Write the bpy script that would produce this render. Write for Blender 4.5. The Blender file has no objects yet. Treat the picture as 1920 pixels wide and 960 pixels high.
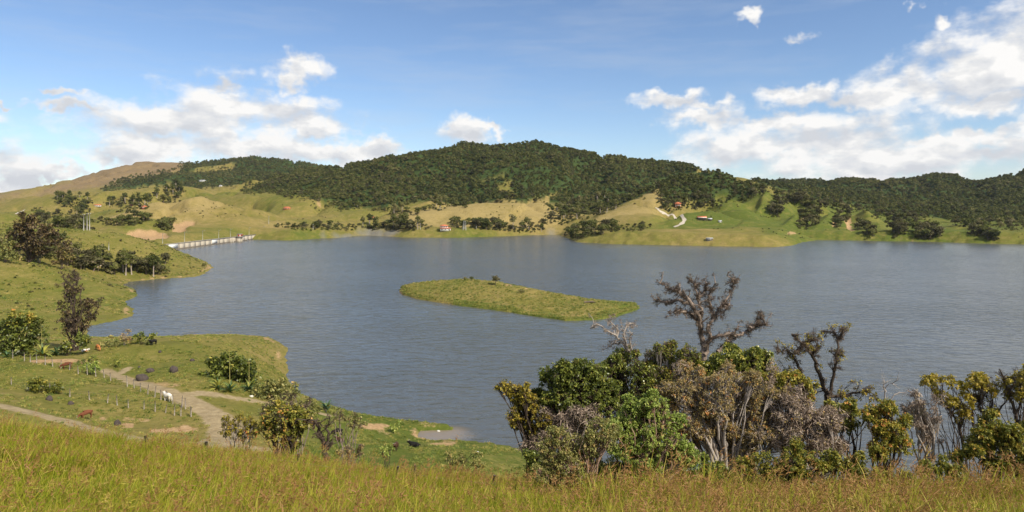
import bpy, math
import numpy as np
from mathutils import Vector, Matrix
R = math.radians
scene = bpy.context.scene
C = scene.collection

# ------------------------------------------------------------------ camera, sky, sun, exposure
CAM_H, FPX, UC, VH = 46.0, 1250.0, 960.0, 385.0      # eye height over the lake, focal length and horizon in photo pixels
cam_d = bpy.data.cameras.new('camera')
cam = bpy.data.objects.new('camera', cam_d)
C.objects.link(cam)
cam.location = (0, 0, CAM_H)
cam.rotation_euler = (R(90), 0, 0)
cam_d.sensor_width = 36.0
cam_d.lens = 36.0 * FPX / 1920.0
cam_d.shift_y = -(480.0 - VH) / 1920.0
cam_d.clip_start = 0.3
cam_d.clip_end = 60000
scene.camera = cam

SUN_EL, SUN_AZ = R(43), R(130)                       # azimuth measured from +Y (view direction) towards +X
TO_SUN = Vector((math.sin(SUN_AZ) * math.cos(SUN_EL), math.cos(SUN_AZ) * math.cos(SUN_EL), math.sin(SUN_EL)))
sun_d = bpy.data.lights.new('sun', 'SUN')
sun_d.energy = 5.0
sun_d.angle = R(0.53)
sun_d.color = (1.0, 0.925, 0.775)
sun = bpy.data.objects.new('sun', sun_d)
C.objects.link(sun)
sun.rotation_euler = TO_SUN.to_track_quat('Z', 'Y').to_euler()
sun.location = (0, 0, 500)

scene.view_settings.view_transform = 'Standard'
scene.view_settings.look = 'None'
scene.view_settings.exposure = 0.12
scene.view_settings.gamma = 1.0
scene.view_settings.use_curve_mapping = False
scene.cycles.max_bounces = 6
scene.cycles.diffuse_bounces = 2
scene.cycles.glossy_bounces = 3
scene.cycles.transmission_bounces = 3
scene.cycles.transparent_max_bounces = 6
scene.cycles.use_adaptive_sampling = True
scene.cycles.adaptive_threshold = 0.015
scene.cycles.use_denoising = True


class NT:
    """small helper for building node trees"""
    def __init__(self, tree):
        self.t = tree
        self.n = tree.nodes
        self.l = tree.links

    def node(self, typ, **kw):
        nd = self.n.new(typ)
        for k, v in kw.items():
            setattr(nd, k, v)
        return nd

    def link(self, a, b):
        self.l.new(a, b)

    def put(self, sock, v):
        if hasattr(v, 'is_output') or isinstance(v, bpy.types.NodeSocket):
            self.l.new(v, sock)
        else:
            sock.default_value = v

    def math(self, op, a, b=None, c=None, clamp=False):
        nd = self.n.new('ShaderNodeMath')
        nd.operation = op
        nd.use_clamp = clamp
        self.put(nd.inputs[0], a)
        if b is not None:
            self.put(nd.inputs[1], b)
        if c is not None:
            self.put(nd.inputs[2], c)
        return nd.outputs[0]

    def vmath(self, op, a, b=None, out=0):
        nd = self.n.new('ShaderNodeVectorMath')
        nd.operation = op
        self.put(nd.inputs[0], a)
        if b is not None:
            self.put(nd.inputs[1], b)
        return nd.outputs[out]

    def noise(self, vec, scale, detail=4.0, rough=0.55, dist=0.0, lac=2.0, color=False, dim='3D'):
        nd = self.n.new('ShaderNodeTexNoise')
        nd.noise_dimensions = dim
        nd.inputs['Scale'].default_value = scale
        nd.inputs['Detail'].default_value = detail
        nd.inputs['Roughness'].default_value = rough
        nd.inputs['Lacunarity'].default_value = lac
        nd.inputs['Distortion'].default_value = dist
        self.l.new(vec, nd.inputs['Vector'])
        return nd.outputs['Color' if color else 'Fac']

    def ramp(self, fac, stops, interp='LINEAR'):
        nd = self.n.new('ShaderNodeValToRGB')
        cr = nd.color_ramp
        cr.interpolation = interp
        while len(cr.elements) < len(stops):
            cr.elements.new(0.5)
        for e, (p, c) in zip(cr.elements, stops):
            e.position = p
            e.color = (*c, 1) if len(c) == 3 else c
        self.l.new(fac, nd.inputs[0])
        return nd.outputs[0]

    def mix(self, fac, a, b, mode='MIX'):
        nd = self.n.new('ShaderNodeMix')
        nd.data_type = 'RGBA'
        nd.blend_type = mode
        self.put(nd.inputs[0], fac)
        self.put(nd.inputs[6], a if not isinstance(a, tuple) else (*a[:3], 1))
        self.put(nd.inputs[7], b if not isinstance(b, tuple) else (*b[:3], 1))
        return nd.outputs[2]

    def maprange(self, v, a, b, c=0.0, d=1.0, smooth=False):
        nd = self.n.new('ShaderNodeMapRange')
        nd.interpolation_type = 'SMOOTHSTEP' if smooth else 'LINEAR'
        self.l.new(v, nd.inputs[0])
        for i, x in enumerate((a, b, c, d)):
            nd.inputs[1 + i].default_value = x
        return nd.outputs[0]


def build_world():
    w = bpy.data.worlds.new('World')
    scene.world = w
    w.use_nodes = True
    t = NT(w.node_tree)
    t.n.clear()
    out = t.node('ShaderNodeOutputWorld')
    bg = t.node('ShaderNodeBackground')
    bg.inputs['Strength'].default_value = 0.125
    t.link(bg.outputs[0], out.inputs[0])
    sky = t.node('ShaderNodeTexSky')
    sky.sky_type = 'NISHITA'
    sky.sun_disc = False
    sky.sun_elevation = SUN_EL
    sky.sun_rotation = SUN_AZ
    sky.altitude = 900
    sky.air_density = 1.0
    sky.dust_density = 0.5
    sky.ozone_density = 2.6
    tc = t.node('ShaderNodeTexCoord')
    d = t.vmath('NORMALIZE', tc.outputs['Generated'])
    sx = t.node('ShaderNodeSeparateXYZ')
    t.link(d, sx.inputs[0])
    az = t.math('ARCTAN2', sx.outputs[0], sx.outputs[1])
    el = t.math('ARCSINE', sx.outputs[2])
    cb = t.node('ShaderNodeCombineXYZ')
    t.link(az, cb.inputs[0])
    t.link(el, cb.inputs[1])
    p = cb.outputs[0]
    # ragged cloud edges: warp the lookup a little
    wn = t.noise(p, 26, 3, 0.6, color=True, dim='2D')
    warp = t.vmath('SCALE', t.vmath('SUBTRACT', wn, (0.5, 0.5, 0.5)))
    warp.node.inputs['Scale'].default_value = 0.05
    pw = t.vmath('ADD', p, warp)
    # cumulus banks: (u, v, half width, half height) seen from the hill, turned into azimuth / elevation
    blobs = [
        (330, 232, 170, 34), (430, 205, 110, 45), (520, 218, 105, 34), (570, 240, 100, 20), (300, 272, 130, 26),
        (240, 290, 100, 18), (120, 206, 75, 10), (430, 270, 130, 32), (600, 288, 120, 24), (700, 282, 60, 17),
        (420, 165, 30, 16), (100, 325, 75, 13), (30, 338, 60, 22), (60, 358, 90, 12), (105, 173, 38, 8), (14, 192, 18, 10),
        (565, 124, 44, 22), (546, 148, 18, 22), (868, 250, 36, 24), (925, 244, 24, 9),
        (1265, 187, 60, 13), (1320, 198, 50, 13), (1330, 222, 75, 18), (1440, 232, 110, 20), (1400, 275, 130, 36),
        (1550, 270, 180, 46), (1650, 300, 260, 40), (1820, 292, 200, 28), (1780, 258, 150, 14), (1500, 182, 75, 17),
        (1590, 186, 70, 16), (1660, 185, 70, 20), (1730, 165, 105, 40), (1820, 138, 100, 62), (1890, 95, 85, 70),
        (1960, 70, 80, 90), (1860, 190, 160, 20), (1405, 28, 28, 11, .4), (1495, 70, 30, 14, .5), (1760, 32, 18, 18, .45),
        (1722, 16, 16, 10, .45), (2100, 150, 160, 70), (2160, 300, 220, 50), (-150, 300, 200, 40), (-120, 200, 120, 26),
    ]
    cov = None
    for (u, v, ru, rv, *thin) in blobs:
        a = math.atan((u - UC) / FPX)
        e = math.atan((VH - v) / FPX * math.cos(a))
        k = math.cos(a)
        q = t.vmath('MULTIPLY', t.vmath('SUBTRACT', pw, (a, e, 0)), (FPX / (1.1 * ru * k * k), FPX / (1.12 * rv * k), 0))
        ln = t.vmath('LENGTH', q, out=1)
        if thin: ln = t.math('ADD', ln, thin[0])
        cov = ln if cov is None else t.math('SMOOTH_MIN', cov, ln, 0.3)
    # the same kind of cumulus drifts all round the horizon, outside the picture too
    st = t.vmath('MULTIPLY', p, (1.0, 3.0, 1.0))
    far = t.noise(t.vmath('ADD', st, (7.3, 2.1, 0)), 2.6, 2, 0.5, dim='2D')
    side = t.maprange(t.math('ABSOLUTE', az), 0.78, 0.95, 1.0, 0.0)
    far_c = t.math('ADD', t.math('MULTIPLY_ADD', far, -5.0, 3.5), t.math('MULTIPLY', side, 3.0))
    cov = t.math('MINIMUM', cov, far_c)

    def fbm(vec):
        s = t.vmath('MULTIPLY', vec, (1.0, 1.9, 1.0))
        return t.noise(s, 15, 6, 0.55, dim='2D')
    n0 = fbm(p)
    n1 = fbm(t.vmath('ADD', p, (0.008, 0.016, 0.0)))
    dens = t.math('ADD', t.math('SUBTRACT', 1.32, cov), t.math('MULTIPLY', t.math('SUBTRACT', n0, 0.5), 1.95))
    alpha = t.maprange(dens, -0.1, 0.95, 0, 1, True)
    lit = t.math('MULTIPLY_ADD', t.math('SUBTRACT', n0, n1), 3.4, 0.66)
    thick = t.maprange(dens, 0.3, 1.6, 0.12, -0.22)
    lit = t.math('ADD', lit, thick, clamp=True)
    ccol = t.ramp(lit, [(0.0, (5.0, 5.15, 5.45)), (0.35, (5.7, 5.8, 6.0)), (0.7, (6.4, 6.4, 6.4)), (1.0, (7.4, 7.3, 7.15))])
    # high thin streaks
    cs = t.vmath('MULTIPLY', t.vmath('ADD', p, t.vmath('MULTIPLY', warp, (.3, .12, 1))), (2.2, 17.0, 1.0))
    cir = t.maprange(t.noise(cs, 1.6, 4, 0.62, dim='2D'), 0.45, 0.8, 0.0, 0.22)
    blue = t.mix(1.0, sky.outputs[0], (0.95, 0.985, 1.05), 'MULTIPLY')
    skyc = t.mix(cir, blue, (4.6, 5.0, 5.6))
    t.link(t.mix(alpha, skyc, ccol), bg.inputs['Color'])


build_world()
scene.world.cycles.sampling_method = 'MANUAL'
scene.world.cycles.sample_map_resolution = 256

# ------------------------------------------------------------------ helpers
def P(u, v, Y):
    """photo pixel + distance ahead -> place in the world"""
    return np.array(((u - UC) / FPX * Y, Y, CAM_H - (v - VH) / FPX * Y))


def W(u, v):
    """photo pixel on the lake surface -> (x, y)"""
    Y = CAM_H * FPX / (v - VH)
    return ((u - UC) / FPX * Y, Y)


def sstep(a, b, x):
    t = np.clip((x - a) / (b - a), 0, 1)
    return t * t * (3 - 2 * t)


def _hash(ix, iy, seed):
    h = (ix.astype(np.int64) * 374761393 + iy.astype(np.int64) * 668265263 + seed * 1442695041) & 0xffffffff
    h = ((h ^ (h >> 13)) * 1274126177) & 0xffffffff
    return ((h ^ (h >> 16)) & 0xffff) / 65535.0


def vnoise(x, y, seed=0):
    x = np.asarray(x, float); y = np.asarray(y, float)
    ix = np.floor(x); iy = np.floor(y)
    fx = x - ix; fy = y - iy
    fx = fx * fx * fx * (fx * (fx * 6 - 15) + 10)
    fy = fy * fy * fy * (fy * (fy * 6 - 15) + 10)
    a = _hash(ix, iy, seed); b = _hash(ix + 1, iy, seed)
    c = _hash(ix, iy + 1, seed); d = _hash(ix + 1, iy + 1, seed)
    return (a + (b - a) * fx) * (1 - fy) + (c + (d - c) * fx) * fy


def fbm(x, y, scale, octv=4, seed=0, gain=0.5):
    s = 0.0; a = 1.0; tot = 0.0
    for o in range(octv):
        s = s + a * (vnoise(x / scale * 2 ** o, y / scale * 2 ** o, seed + o * 17) * 2 - 1)
        tot += a
        a *= gain
    return s / tot


def in_poly(u, v, poly):
    res = np.zeros(u.shape, bool)
    n = len(poly)
    for i in range(n):
        x0, y0 = poly[i]; x1, y1 = poly[(i + 1) % n]
        if y0 == y1:
            continue
        c = ((y0 > v) != (y1 > v)) & (u < (x1 - x0) * (v - y0) / (y1 - y0) + x0)
        res ^= c
    return res


def seg_dist(x, y, pts, closed=False):
    """distance to a polyline, and the parameter (segment index + fraction) of the nearest point"""
    best = np.full(x.shape, 1e18); par = np.zeros(x.shape)
    n = len(pts)
    for i in range(n if closed else n - 1):
        ax, ay = pts[i][:2]; bx, by = pts[(i + 1) % n][:2]
        dx, dy = bx - ax, by - ay
        L = dx * dx + dy * dy + 1e-9
        t = np.clip(((x - ax) * dx + (y - ay) * dy) / L, 0, 1)
        d = (x - ax - t * dx) ** 2 + (y - ay - t * dy) ** 2
        m = d < best
        best = np.where(m, d, best); par = np.where(m, i + t, par)
    return np.sqrt(best), par


def new_mesh(name, V, faces, attrs=None, smooth=False, normals=None):
    """V (n,3); faces: list of int arrays (m,k); attrs: {name: (n,) floats or (n,3) colours}"""
    me = bpy.data.meshes.new(name)
    V = np.ascontiguousarray(V, np.float32)
    faces = [np.asarray(f, np.int32) for f in faces if len(f)]
    nl = sum(f.size for f in faces); nf = sum(len(f) for f in faces)
    me.vertices.add(len(V)); me.loops.add(nl); me.polygons.add(nf)
    me.vertices.foreach_set('co', V.ravel())
    me.loops.foreach_set('vertex_index', np.concatenate([f.ravel() for f in faces]))
    tot = np.concatenate([np.full(len(f), f.shape[1], np.int32) for f in faces])
    st = np.zeros(nf, np.int32); st[1:] = np.cumsum(tot)[:-1]
    me.polygons.foreach_set('loop_start', st)
    if smooth:
        me.polygons.foreach_set('use_smooth', np.ones(nf, bool))
    me.update(calc_edges=True)
    for k, a in (attrs or {}).items():
        a = np.asarray(a, np.float32)
        if a.ndim == 1:
            me.attributes.new(k, 'FLOAT', 'POINT').data.foreach_set('value', a)
        else:
            c4 = np.ones((len(a), 4), np.float32); c4[:, :3] = a
            me.attributes.new(k, 'FLOAT_COLOR', 'POINT').data.foreach_set('color', c4.ravel())
    if normals is not None:
        me.normals_split_custom_set_from_vertices(np.asarray(normals, np.float32))
    return me


def obj(name, me, mat=None, parent=None, loc=None):
    o = bpy.data.objects.new(name, me)
    C.objects.link(o)
    if mat is not None and not me.materials:
        me.materials.append(mat)
    if parent is not None:
        o.parent = parent
    if loc is not None:
        o.location = loc
    return o


def empty(name, loc=(0, 0, 0), rz=0.0):
    o = bpy.data.objects.new(name, None)
    C.objects.link(o)
    o.location = loc
    o.rotation_euler = (0, 0, rz)
    o.empty_display_size = 0.5
    return o


def tag(o, label=None, cat=None, group=None, kind=None):
    if label: o['label'] = label
    if cat: o['category'] = cat
    if group: o['group'] = group
    if kind: o['kind'] = kind
    return o


def copy_tree(o, parent=None):
    c = o.copy(); C.objects.link(c)
    if parent is not None: c.parent = parent
    for ch in o.children:
        copy_tree(ch, c)
    return c


class MB:
    """collects simple shapes into one mesh"""
    def __init__(self):
        self.V = []; self.F = {}; self.n = 0

    def add(self, V, *faces):
        V = np.asarray(V, float)
        for f in faces:
            f = np.asarray(f, int)
            self.F.setdefault(f.shape[1], []).append(f + self.n)
        self.V.append(V); self.n += len(V)

    def box(self, c, s, rz=0.0):
        q = np.array([(x, y, z) for z in (-.5, .5) for y in (-.5, .5) for x in (-.5, .5)]) * np.array(s)
        ca, sa = math.cos(rz), math.sin(rz)
        q = np.stack([q[:, 0] * ca - q[:, 1] * sa, q[:, 0] * sa + q[:, 1] * ca, q[:, 2]], 1) + np.array(c)
        self.add(q, [(0, 2, 3, 1), (4, 5, 7, 6), (0, 1, 5, 4), (2, 6, 7, 3), (0, 4, 6, 2), (1, 3, 7, 5)])

    def tube(self, pts, radii, sides=6, cap=True):
        V, F, caps = tube_arrays(pts, radii, sides)
        self.add(V, F)
        if cap:
            self.F.setdefault(sides, []).extend([np.array([c]) + self.n - len(V) for c in caps])

    def mesh(self, name, smooth=False, attrs=None):
        return new_mesh(name, np.concatenate(self.V), [np.concatenate(f) for f in self.F.values()], attrs, smooth)

    def build(self, name, mat, parent=None, smooth=False, loc=None):
        return obj(name, self.mesh(name, smooth), mat, parent, loc)


def tube_arrays(pts, radii, sides=6):
    pts = np.asarray(pts, float); n = len(pts)
    radii = np.broadcast_to(np.asarray(radii, float), (n,))
    T = np.gradient(pts, axis=0); T /= np.linalg.norm(T, axis=1)[:, None] + 1e-9
    ref = np.array((0.31, 0.95, 0.05)) if abs(T[:, 2]).mean() > 0.6 else np.array((0.05, 0.1, 0.99))
    A = np.cross(T, ref); A /= np.linalg.norm(A, axis=1)[:, None] + 1e-9
    B = np.cross(T, A)
    an = np.arange(sides) * 2 * math.pi / sides
    V = (pts[:, None, :] + radii[:, None, None] * (np.cos(an)[None, :, None] * A[:, None, :] + np.sin(an)[None, :, None] * B[:, None, :])).reshape(-1, 3)
    i = np.arange(n - 1)[:, None] * sides; j = np.arange(sides)[None, :]; k = (j + 1) % sides
    F = np.stack([i + j, i + k, i + sides + k, i + sides + j], -1).reshape(-1, 4)
    caps = [list(range(sides)), list(range((n - 1) * sides + sides - 1, (n - 1) * sides - 1, -1))]
    return V, F, caps


def smooth_line(pts, n=None, jitter=0.0, rng=None):
    """Catmull-Rom through the points"""
    pts = np.asarray(pts, float)
    if len(pts) < 3:
        pts = np.array([pts[0], (pts[0] + pts[-1]) / 2, pts[-1]])
    n = n or (len(pts) - 1) * 3 + 1
    q = np.vstack([2 * pts[0] - pts[1], pts, 2 * pts[-1] - pts[-2]])
    t = np.linspace(0, len(pts) - 1 - 1e-6, n); i = t.astype(int); f = (t - i)[:, None]
    p0, p1, p2, p3 = q[i], q[i + 1], q[i + 2], q[i + 3]
    r = 0.5 * (2 * p1 + (p2 - p0) * f + (2 * p0 - 5 * p1 + 4 * p2 - p3) * f ** 2 + (3 * p1 - p0 - 3 * p2 + p3) * f ** 3)
    if jitter and rng is not None:
        r[1:-1] += rng.normal(0, jitter, (n - 2, 3))
    return r


# ------------------------------------------------------------------ materials
MATS = {}


def mat(name, color=(0.5, 0.5, 0.5), rough=0.8, var=0.15, scale=3.0, bump=0.0, metal=0.0, spec=0.3, dark=None):
    """plain surface with noise-driven colour variation and fine relief"""
    if name in MATS: return MATS[name]
    m = bpy.data.materials.new(name); m.use_nodes = True
    t = NT(m.node_tree); b = t.n['Principled BSDF']
    tc = t.node('ShaderNodeTexCoord')
    n = t.noise(tc.outputs['Object'], scale, 5, 0.6)
    lo = dark or tuple(c * (1 - var) for c in color); hi = tuple(min(1, c * (1 + var)) for c in color)
    t.link(t.ramp(n, [(0.3, lo), (0.7, hi)]), b.inputs['Base Color'])
    b.inputs['Roughness'].default_value = rough
    b.inputs['Metallic'].default_value = metal
    b.inputs['Specular IOR Level'].default_value = spec
    if bump:
        bp = t.node('ShaderNodeBump'); bp.inputs['Strength'].default_value = bump; bp.inputs['Distance'].default_value = 0.05
        t.link(t.noise(tc.outputs['Object'], scale * 4, 6, 0.65), bp.inputs['Height'])
        t.link(bp.outputs[0], b.inputs['Normal'])
    MATS[name] = m
    return m


def leaf_mat(name, stops, trans=0.25, rough=0.55, rnd=0.35, patch=None, spec=0.3):
    """foliage: 'tint' per leaf picks the colour, each plant or instance is shifted a little"""
    if name in MATS: return MATS[name]
    m = bpy.data.materials.new(name); m.use_nodes = True
    t = NT(m.node_tree); b = t.n['Principled BSDF']; out = t.n['Material Output']
    at = t.node('ShaderNodeAttribute'); at.attribute_name = 'tint'
    oi = t.node('ShaderNodeObjectInfo')
    f = t.math('ADD', at.outputs['Fac'], t.math('MULTIPLY', t.math('SUBTRACT', oi.outputs['Random'], 0.5), rnd))
    if patch:
        g = t.node('ShaderNodeNewGeometry')
        f = t.math('ADD', f, t.math('MULTIPLY', t.math('SUBTRACT', t.noise(g.outputs['Position'], patch[0], 3, 0.5), 0.5), patch[1]))
    col = t.ramp(f, stops)
    t.link(col, b.inputs['Base Color'])
    b.inputs['Roughness'].default_value = rough
    b.inputs['Specular IOR Level'].default_value = spec
    tr = t.node('ShaderNodeBsdfTranslucent')
    t.link(t.mix(1.0, col, (1.0, 1.1, 0.6), 'MULTIPLY'), tr.inputs['Color'])
    mx = t.node('ShaderNodeMixShader'); mx.inputs[0].default_value = trans
    t.link(b.outputs[0], mx.inputs[1]); t.link(tr.outputs[0], mx.inputs[2]); t.link(mx.outputs[0], out.inputs['Surface'])
    MATS[name] = m
    return m

# ------------------------------------------------------------------ terrain
LAKE = [(900, 60), (300, 70), (150, 95)] + [W(*q) for q in [
    (1900, 905), (1600, 905), (1300, 885), (1100, 865), (970, 842), (930, 834), (890, 829), (850, 827), (815, 826), (793, 820),
    (790, 811), (815, 808), (842, 806), (853, 801), (830, 797), (800, 795), (760, 789), (720, 784), (680, 778), (640, 768),
    (600, 762), (572, 757), (557, 738), (545, 715), (537, 695), (534, 670), (538, 655), (505, 634), (440, 628), (380, 628),
    (300, 632), (240, 637), (200, 640), (172, 636), (160, 625), (165, 612), (210, 603), (250, 592), (246, 578), (235, 565),
    (262, 555), (255, 546), (240, 540), (232, 535), (238, 528), (270, 526), (300, 523), (340, 521), (370, 518), (390, 508),
    (401, 503), (392, 496), (375, 488), (345, 478), (322, 471)]] + [(-358, 690), (-357, 800), (-355, 900)] + [W(*q) for q in [
    (500, 449.5), (530, 450.5), (560, 450), (600, 447), (640, 445.5), (668, 442), (690, 441.5), (720, 442.5), (760, 445), (860, 445.5), (940, 443),
    (990, 441), (1045, 440), (1062, 446), (1085, 454), (1140, 457), (1200, 458.5), (1340, 461.5), (1460, 463), (1493, 459),
    (1500, 455), (1528, 451), (1510, 449.5), (1560, 450), (1620, 451), (1660, 452), (1700, 452.5), (1760, 453.5), (1830, 456),
    (1920, 458), (2100, 462), (2400, 470), (2700, 520)]] + [(1300, 300)]

# ground points of the near side: (u, v, distance) in the photograph
NEAR = [(u, v, Y) for (u, v, Y) in [
    # pasture, track and promontory on the left
    (20, 765, 95), (100, 790, 92), (200, 812, 90), (330, 838, 87), (400, 832, 88), (160, 780, 102), (240, 795, 99), (330, 805, 98),
    (400, 785, 104), (350, 745, 115), (280, 760, 110), (200, 740, 113), (100, 720, 118), (20, 725, 116), (0, 690, 130), (60, 680, 132),
    (30, 664, 145), (100, 672, 142), (190, 695, 138), (260, 715, 128), (130, 660, 150), (200, 652, 152), (287, 643, 155), (350, 640, 162),
    (420, 636, 168), (480, 641, 172), (515, 655, 176), (330, 690, 136), (430, 722, 125), (380, 670, 148), (500, 700, 148), (528, 690, 168),
    (480, 748, 124), (560, 762, 130), (600, 800, 114), (633, 816, 114), (680, 790, 130), (742, 842, 110), (780, 838, 114), (860, 842, 116),
    (960, 872, 108), (560, 832, 98), (700, 852, 103), (820, 866, 100), (500, 842, 92), (450, 800, 102),
    (-150, 700, 110), (-200, 640, 160), (-100, 640, 170), (0, 635, 190), (90, 630, 200), (-300, 600, 200),
    # the two headlands
    (0, 490, 340), (-120, 470, 330), (60, 497, 342), (110, 508, 344), (180, 527, 348), (225, 541, 348), (50, 560, 296), (150, 570, 290), (0, 600, 250), (100, 605, 255),
    (-200, 560, 260), (-250, 480, 320), (140, 433, 478), (100, 440, 470), (200, 437, 484), (250, 446, 488), (300, 461, 490), (345, 481, 490), (380, 496, 488),
    (230, 490, 440), (160, 480, 420), (60, 465, 400), (0, 440, 430), (-150, 430, 460), (-300, 420, 470), (150, 428, 600), (250, 440, 600), (50, 420, 600), (-150, 410, 620)]]
NEAR_XYZ = [P(*q) for q in NEAR]
# the hill the photographer stands on: ridge of tall grass that falls away to the lake
for x in (-60, -40, -24, -12, 0, 12, 24, 40, 60):
    side = -x * 0.02
    lift = np.interp(x, [-60, -24, -17, -12, -6, 0, 12, 24, 60], [3.4, 3.1, 2.6, 1.6, .6, .1, -.2, -.1, .3])      # the crest climbs to the left
    NEAR_XYZ += [np.array(q) for q in ((x, -25, 46.5 + side), (x, 0, 44.1 + side), (x, 7, 41.9 + side), (x, 14, 39.3 + .5 * lift), (x, 22, 36.15 + lift))]
for x in (-75, -45, -22, 0, 22, 45, 75):
    lf = 1.0 if x > 0 else 0.0
    NEAR_XYZ += [np.array(q) for q in ((x, 34, 31.0 - 1.0 * lf), (x, 48, 23.6 - 2.0 * lf), (x, 66, 17.2 - 5 * lf))]
for x in (10, 40, 80, 140):
    NEAR_XYZ += [np.array((x, 95, 4.0)), np.array((x, 82, 7.5))]
NEAR_XYZ += [np.array((x, y, 0.3)) for (x, y) in LAKE[3:58]]
NEAR_XYZ = np.array(NEAR_XYZ)


def rbf_fit(pts, c=5.0, lam=0.02):
    n = len(pts); X = pts[:, :2]
    # the far points are sparse and coarse, so distances are measured on a slightly compressed depth axis
    D = np.sqrt(((X[:, None] - X[None]) ** 2).sum(-1) + c * c)
    A = np.zeros((n + 3, n + 3)); A[:n, :n] = D + lam * np.eye(n) * -1
    A[:n, n] = 1; A[:n, n + 1:] = X; A[n, :n] = 1; A[n + 1:, :n] = X.T
    b = np.zeros(n + 3); b[:n] = pts[:, 2]
    return np.linalg.solve(A, b), X, c


RBF = rbf_fit(NEAR_XYZ)


def near_height(x, y):
    w, X, c = RBF
    h = w[-3] + w[-2] * x + w[-1] * y
    for i in range(len(X)):
        h = h + w[i] * np.sqrt((x - X[i, 0]) ** 2 + (y - X[i, 1]) ** 2 + c * c)
    return h


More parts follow.
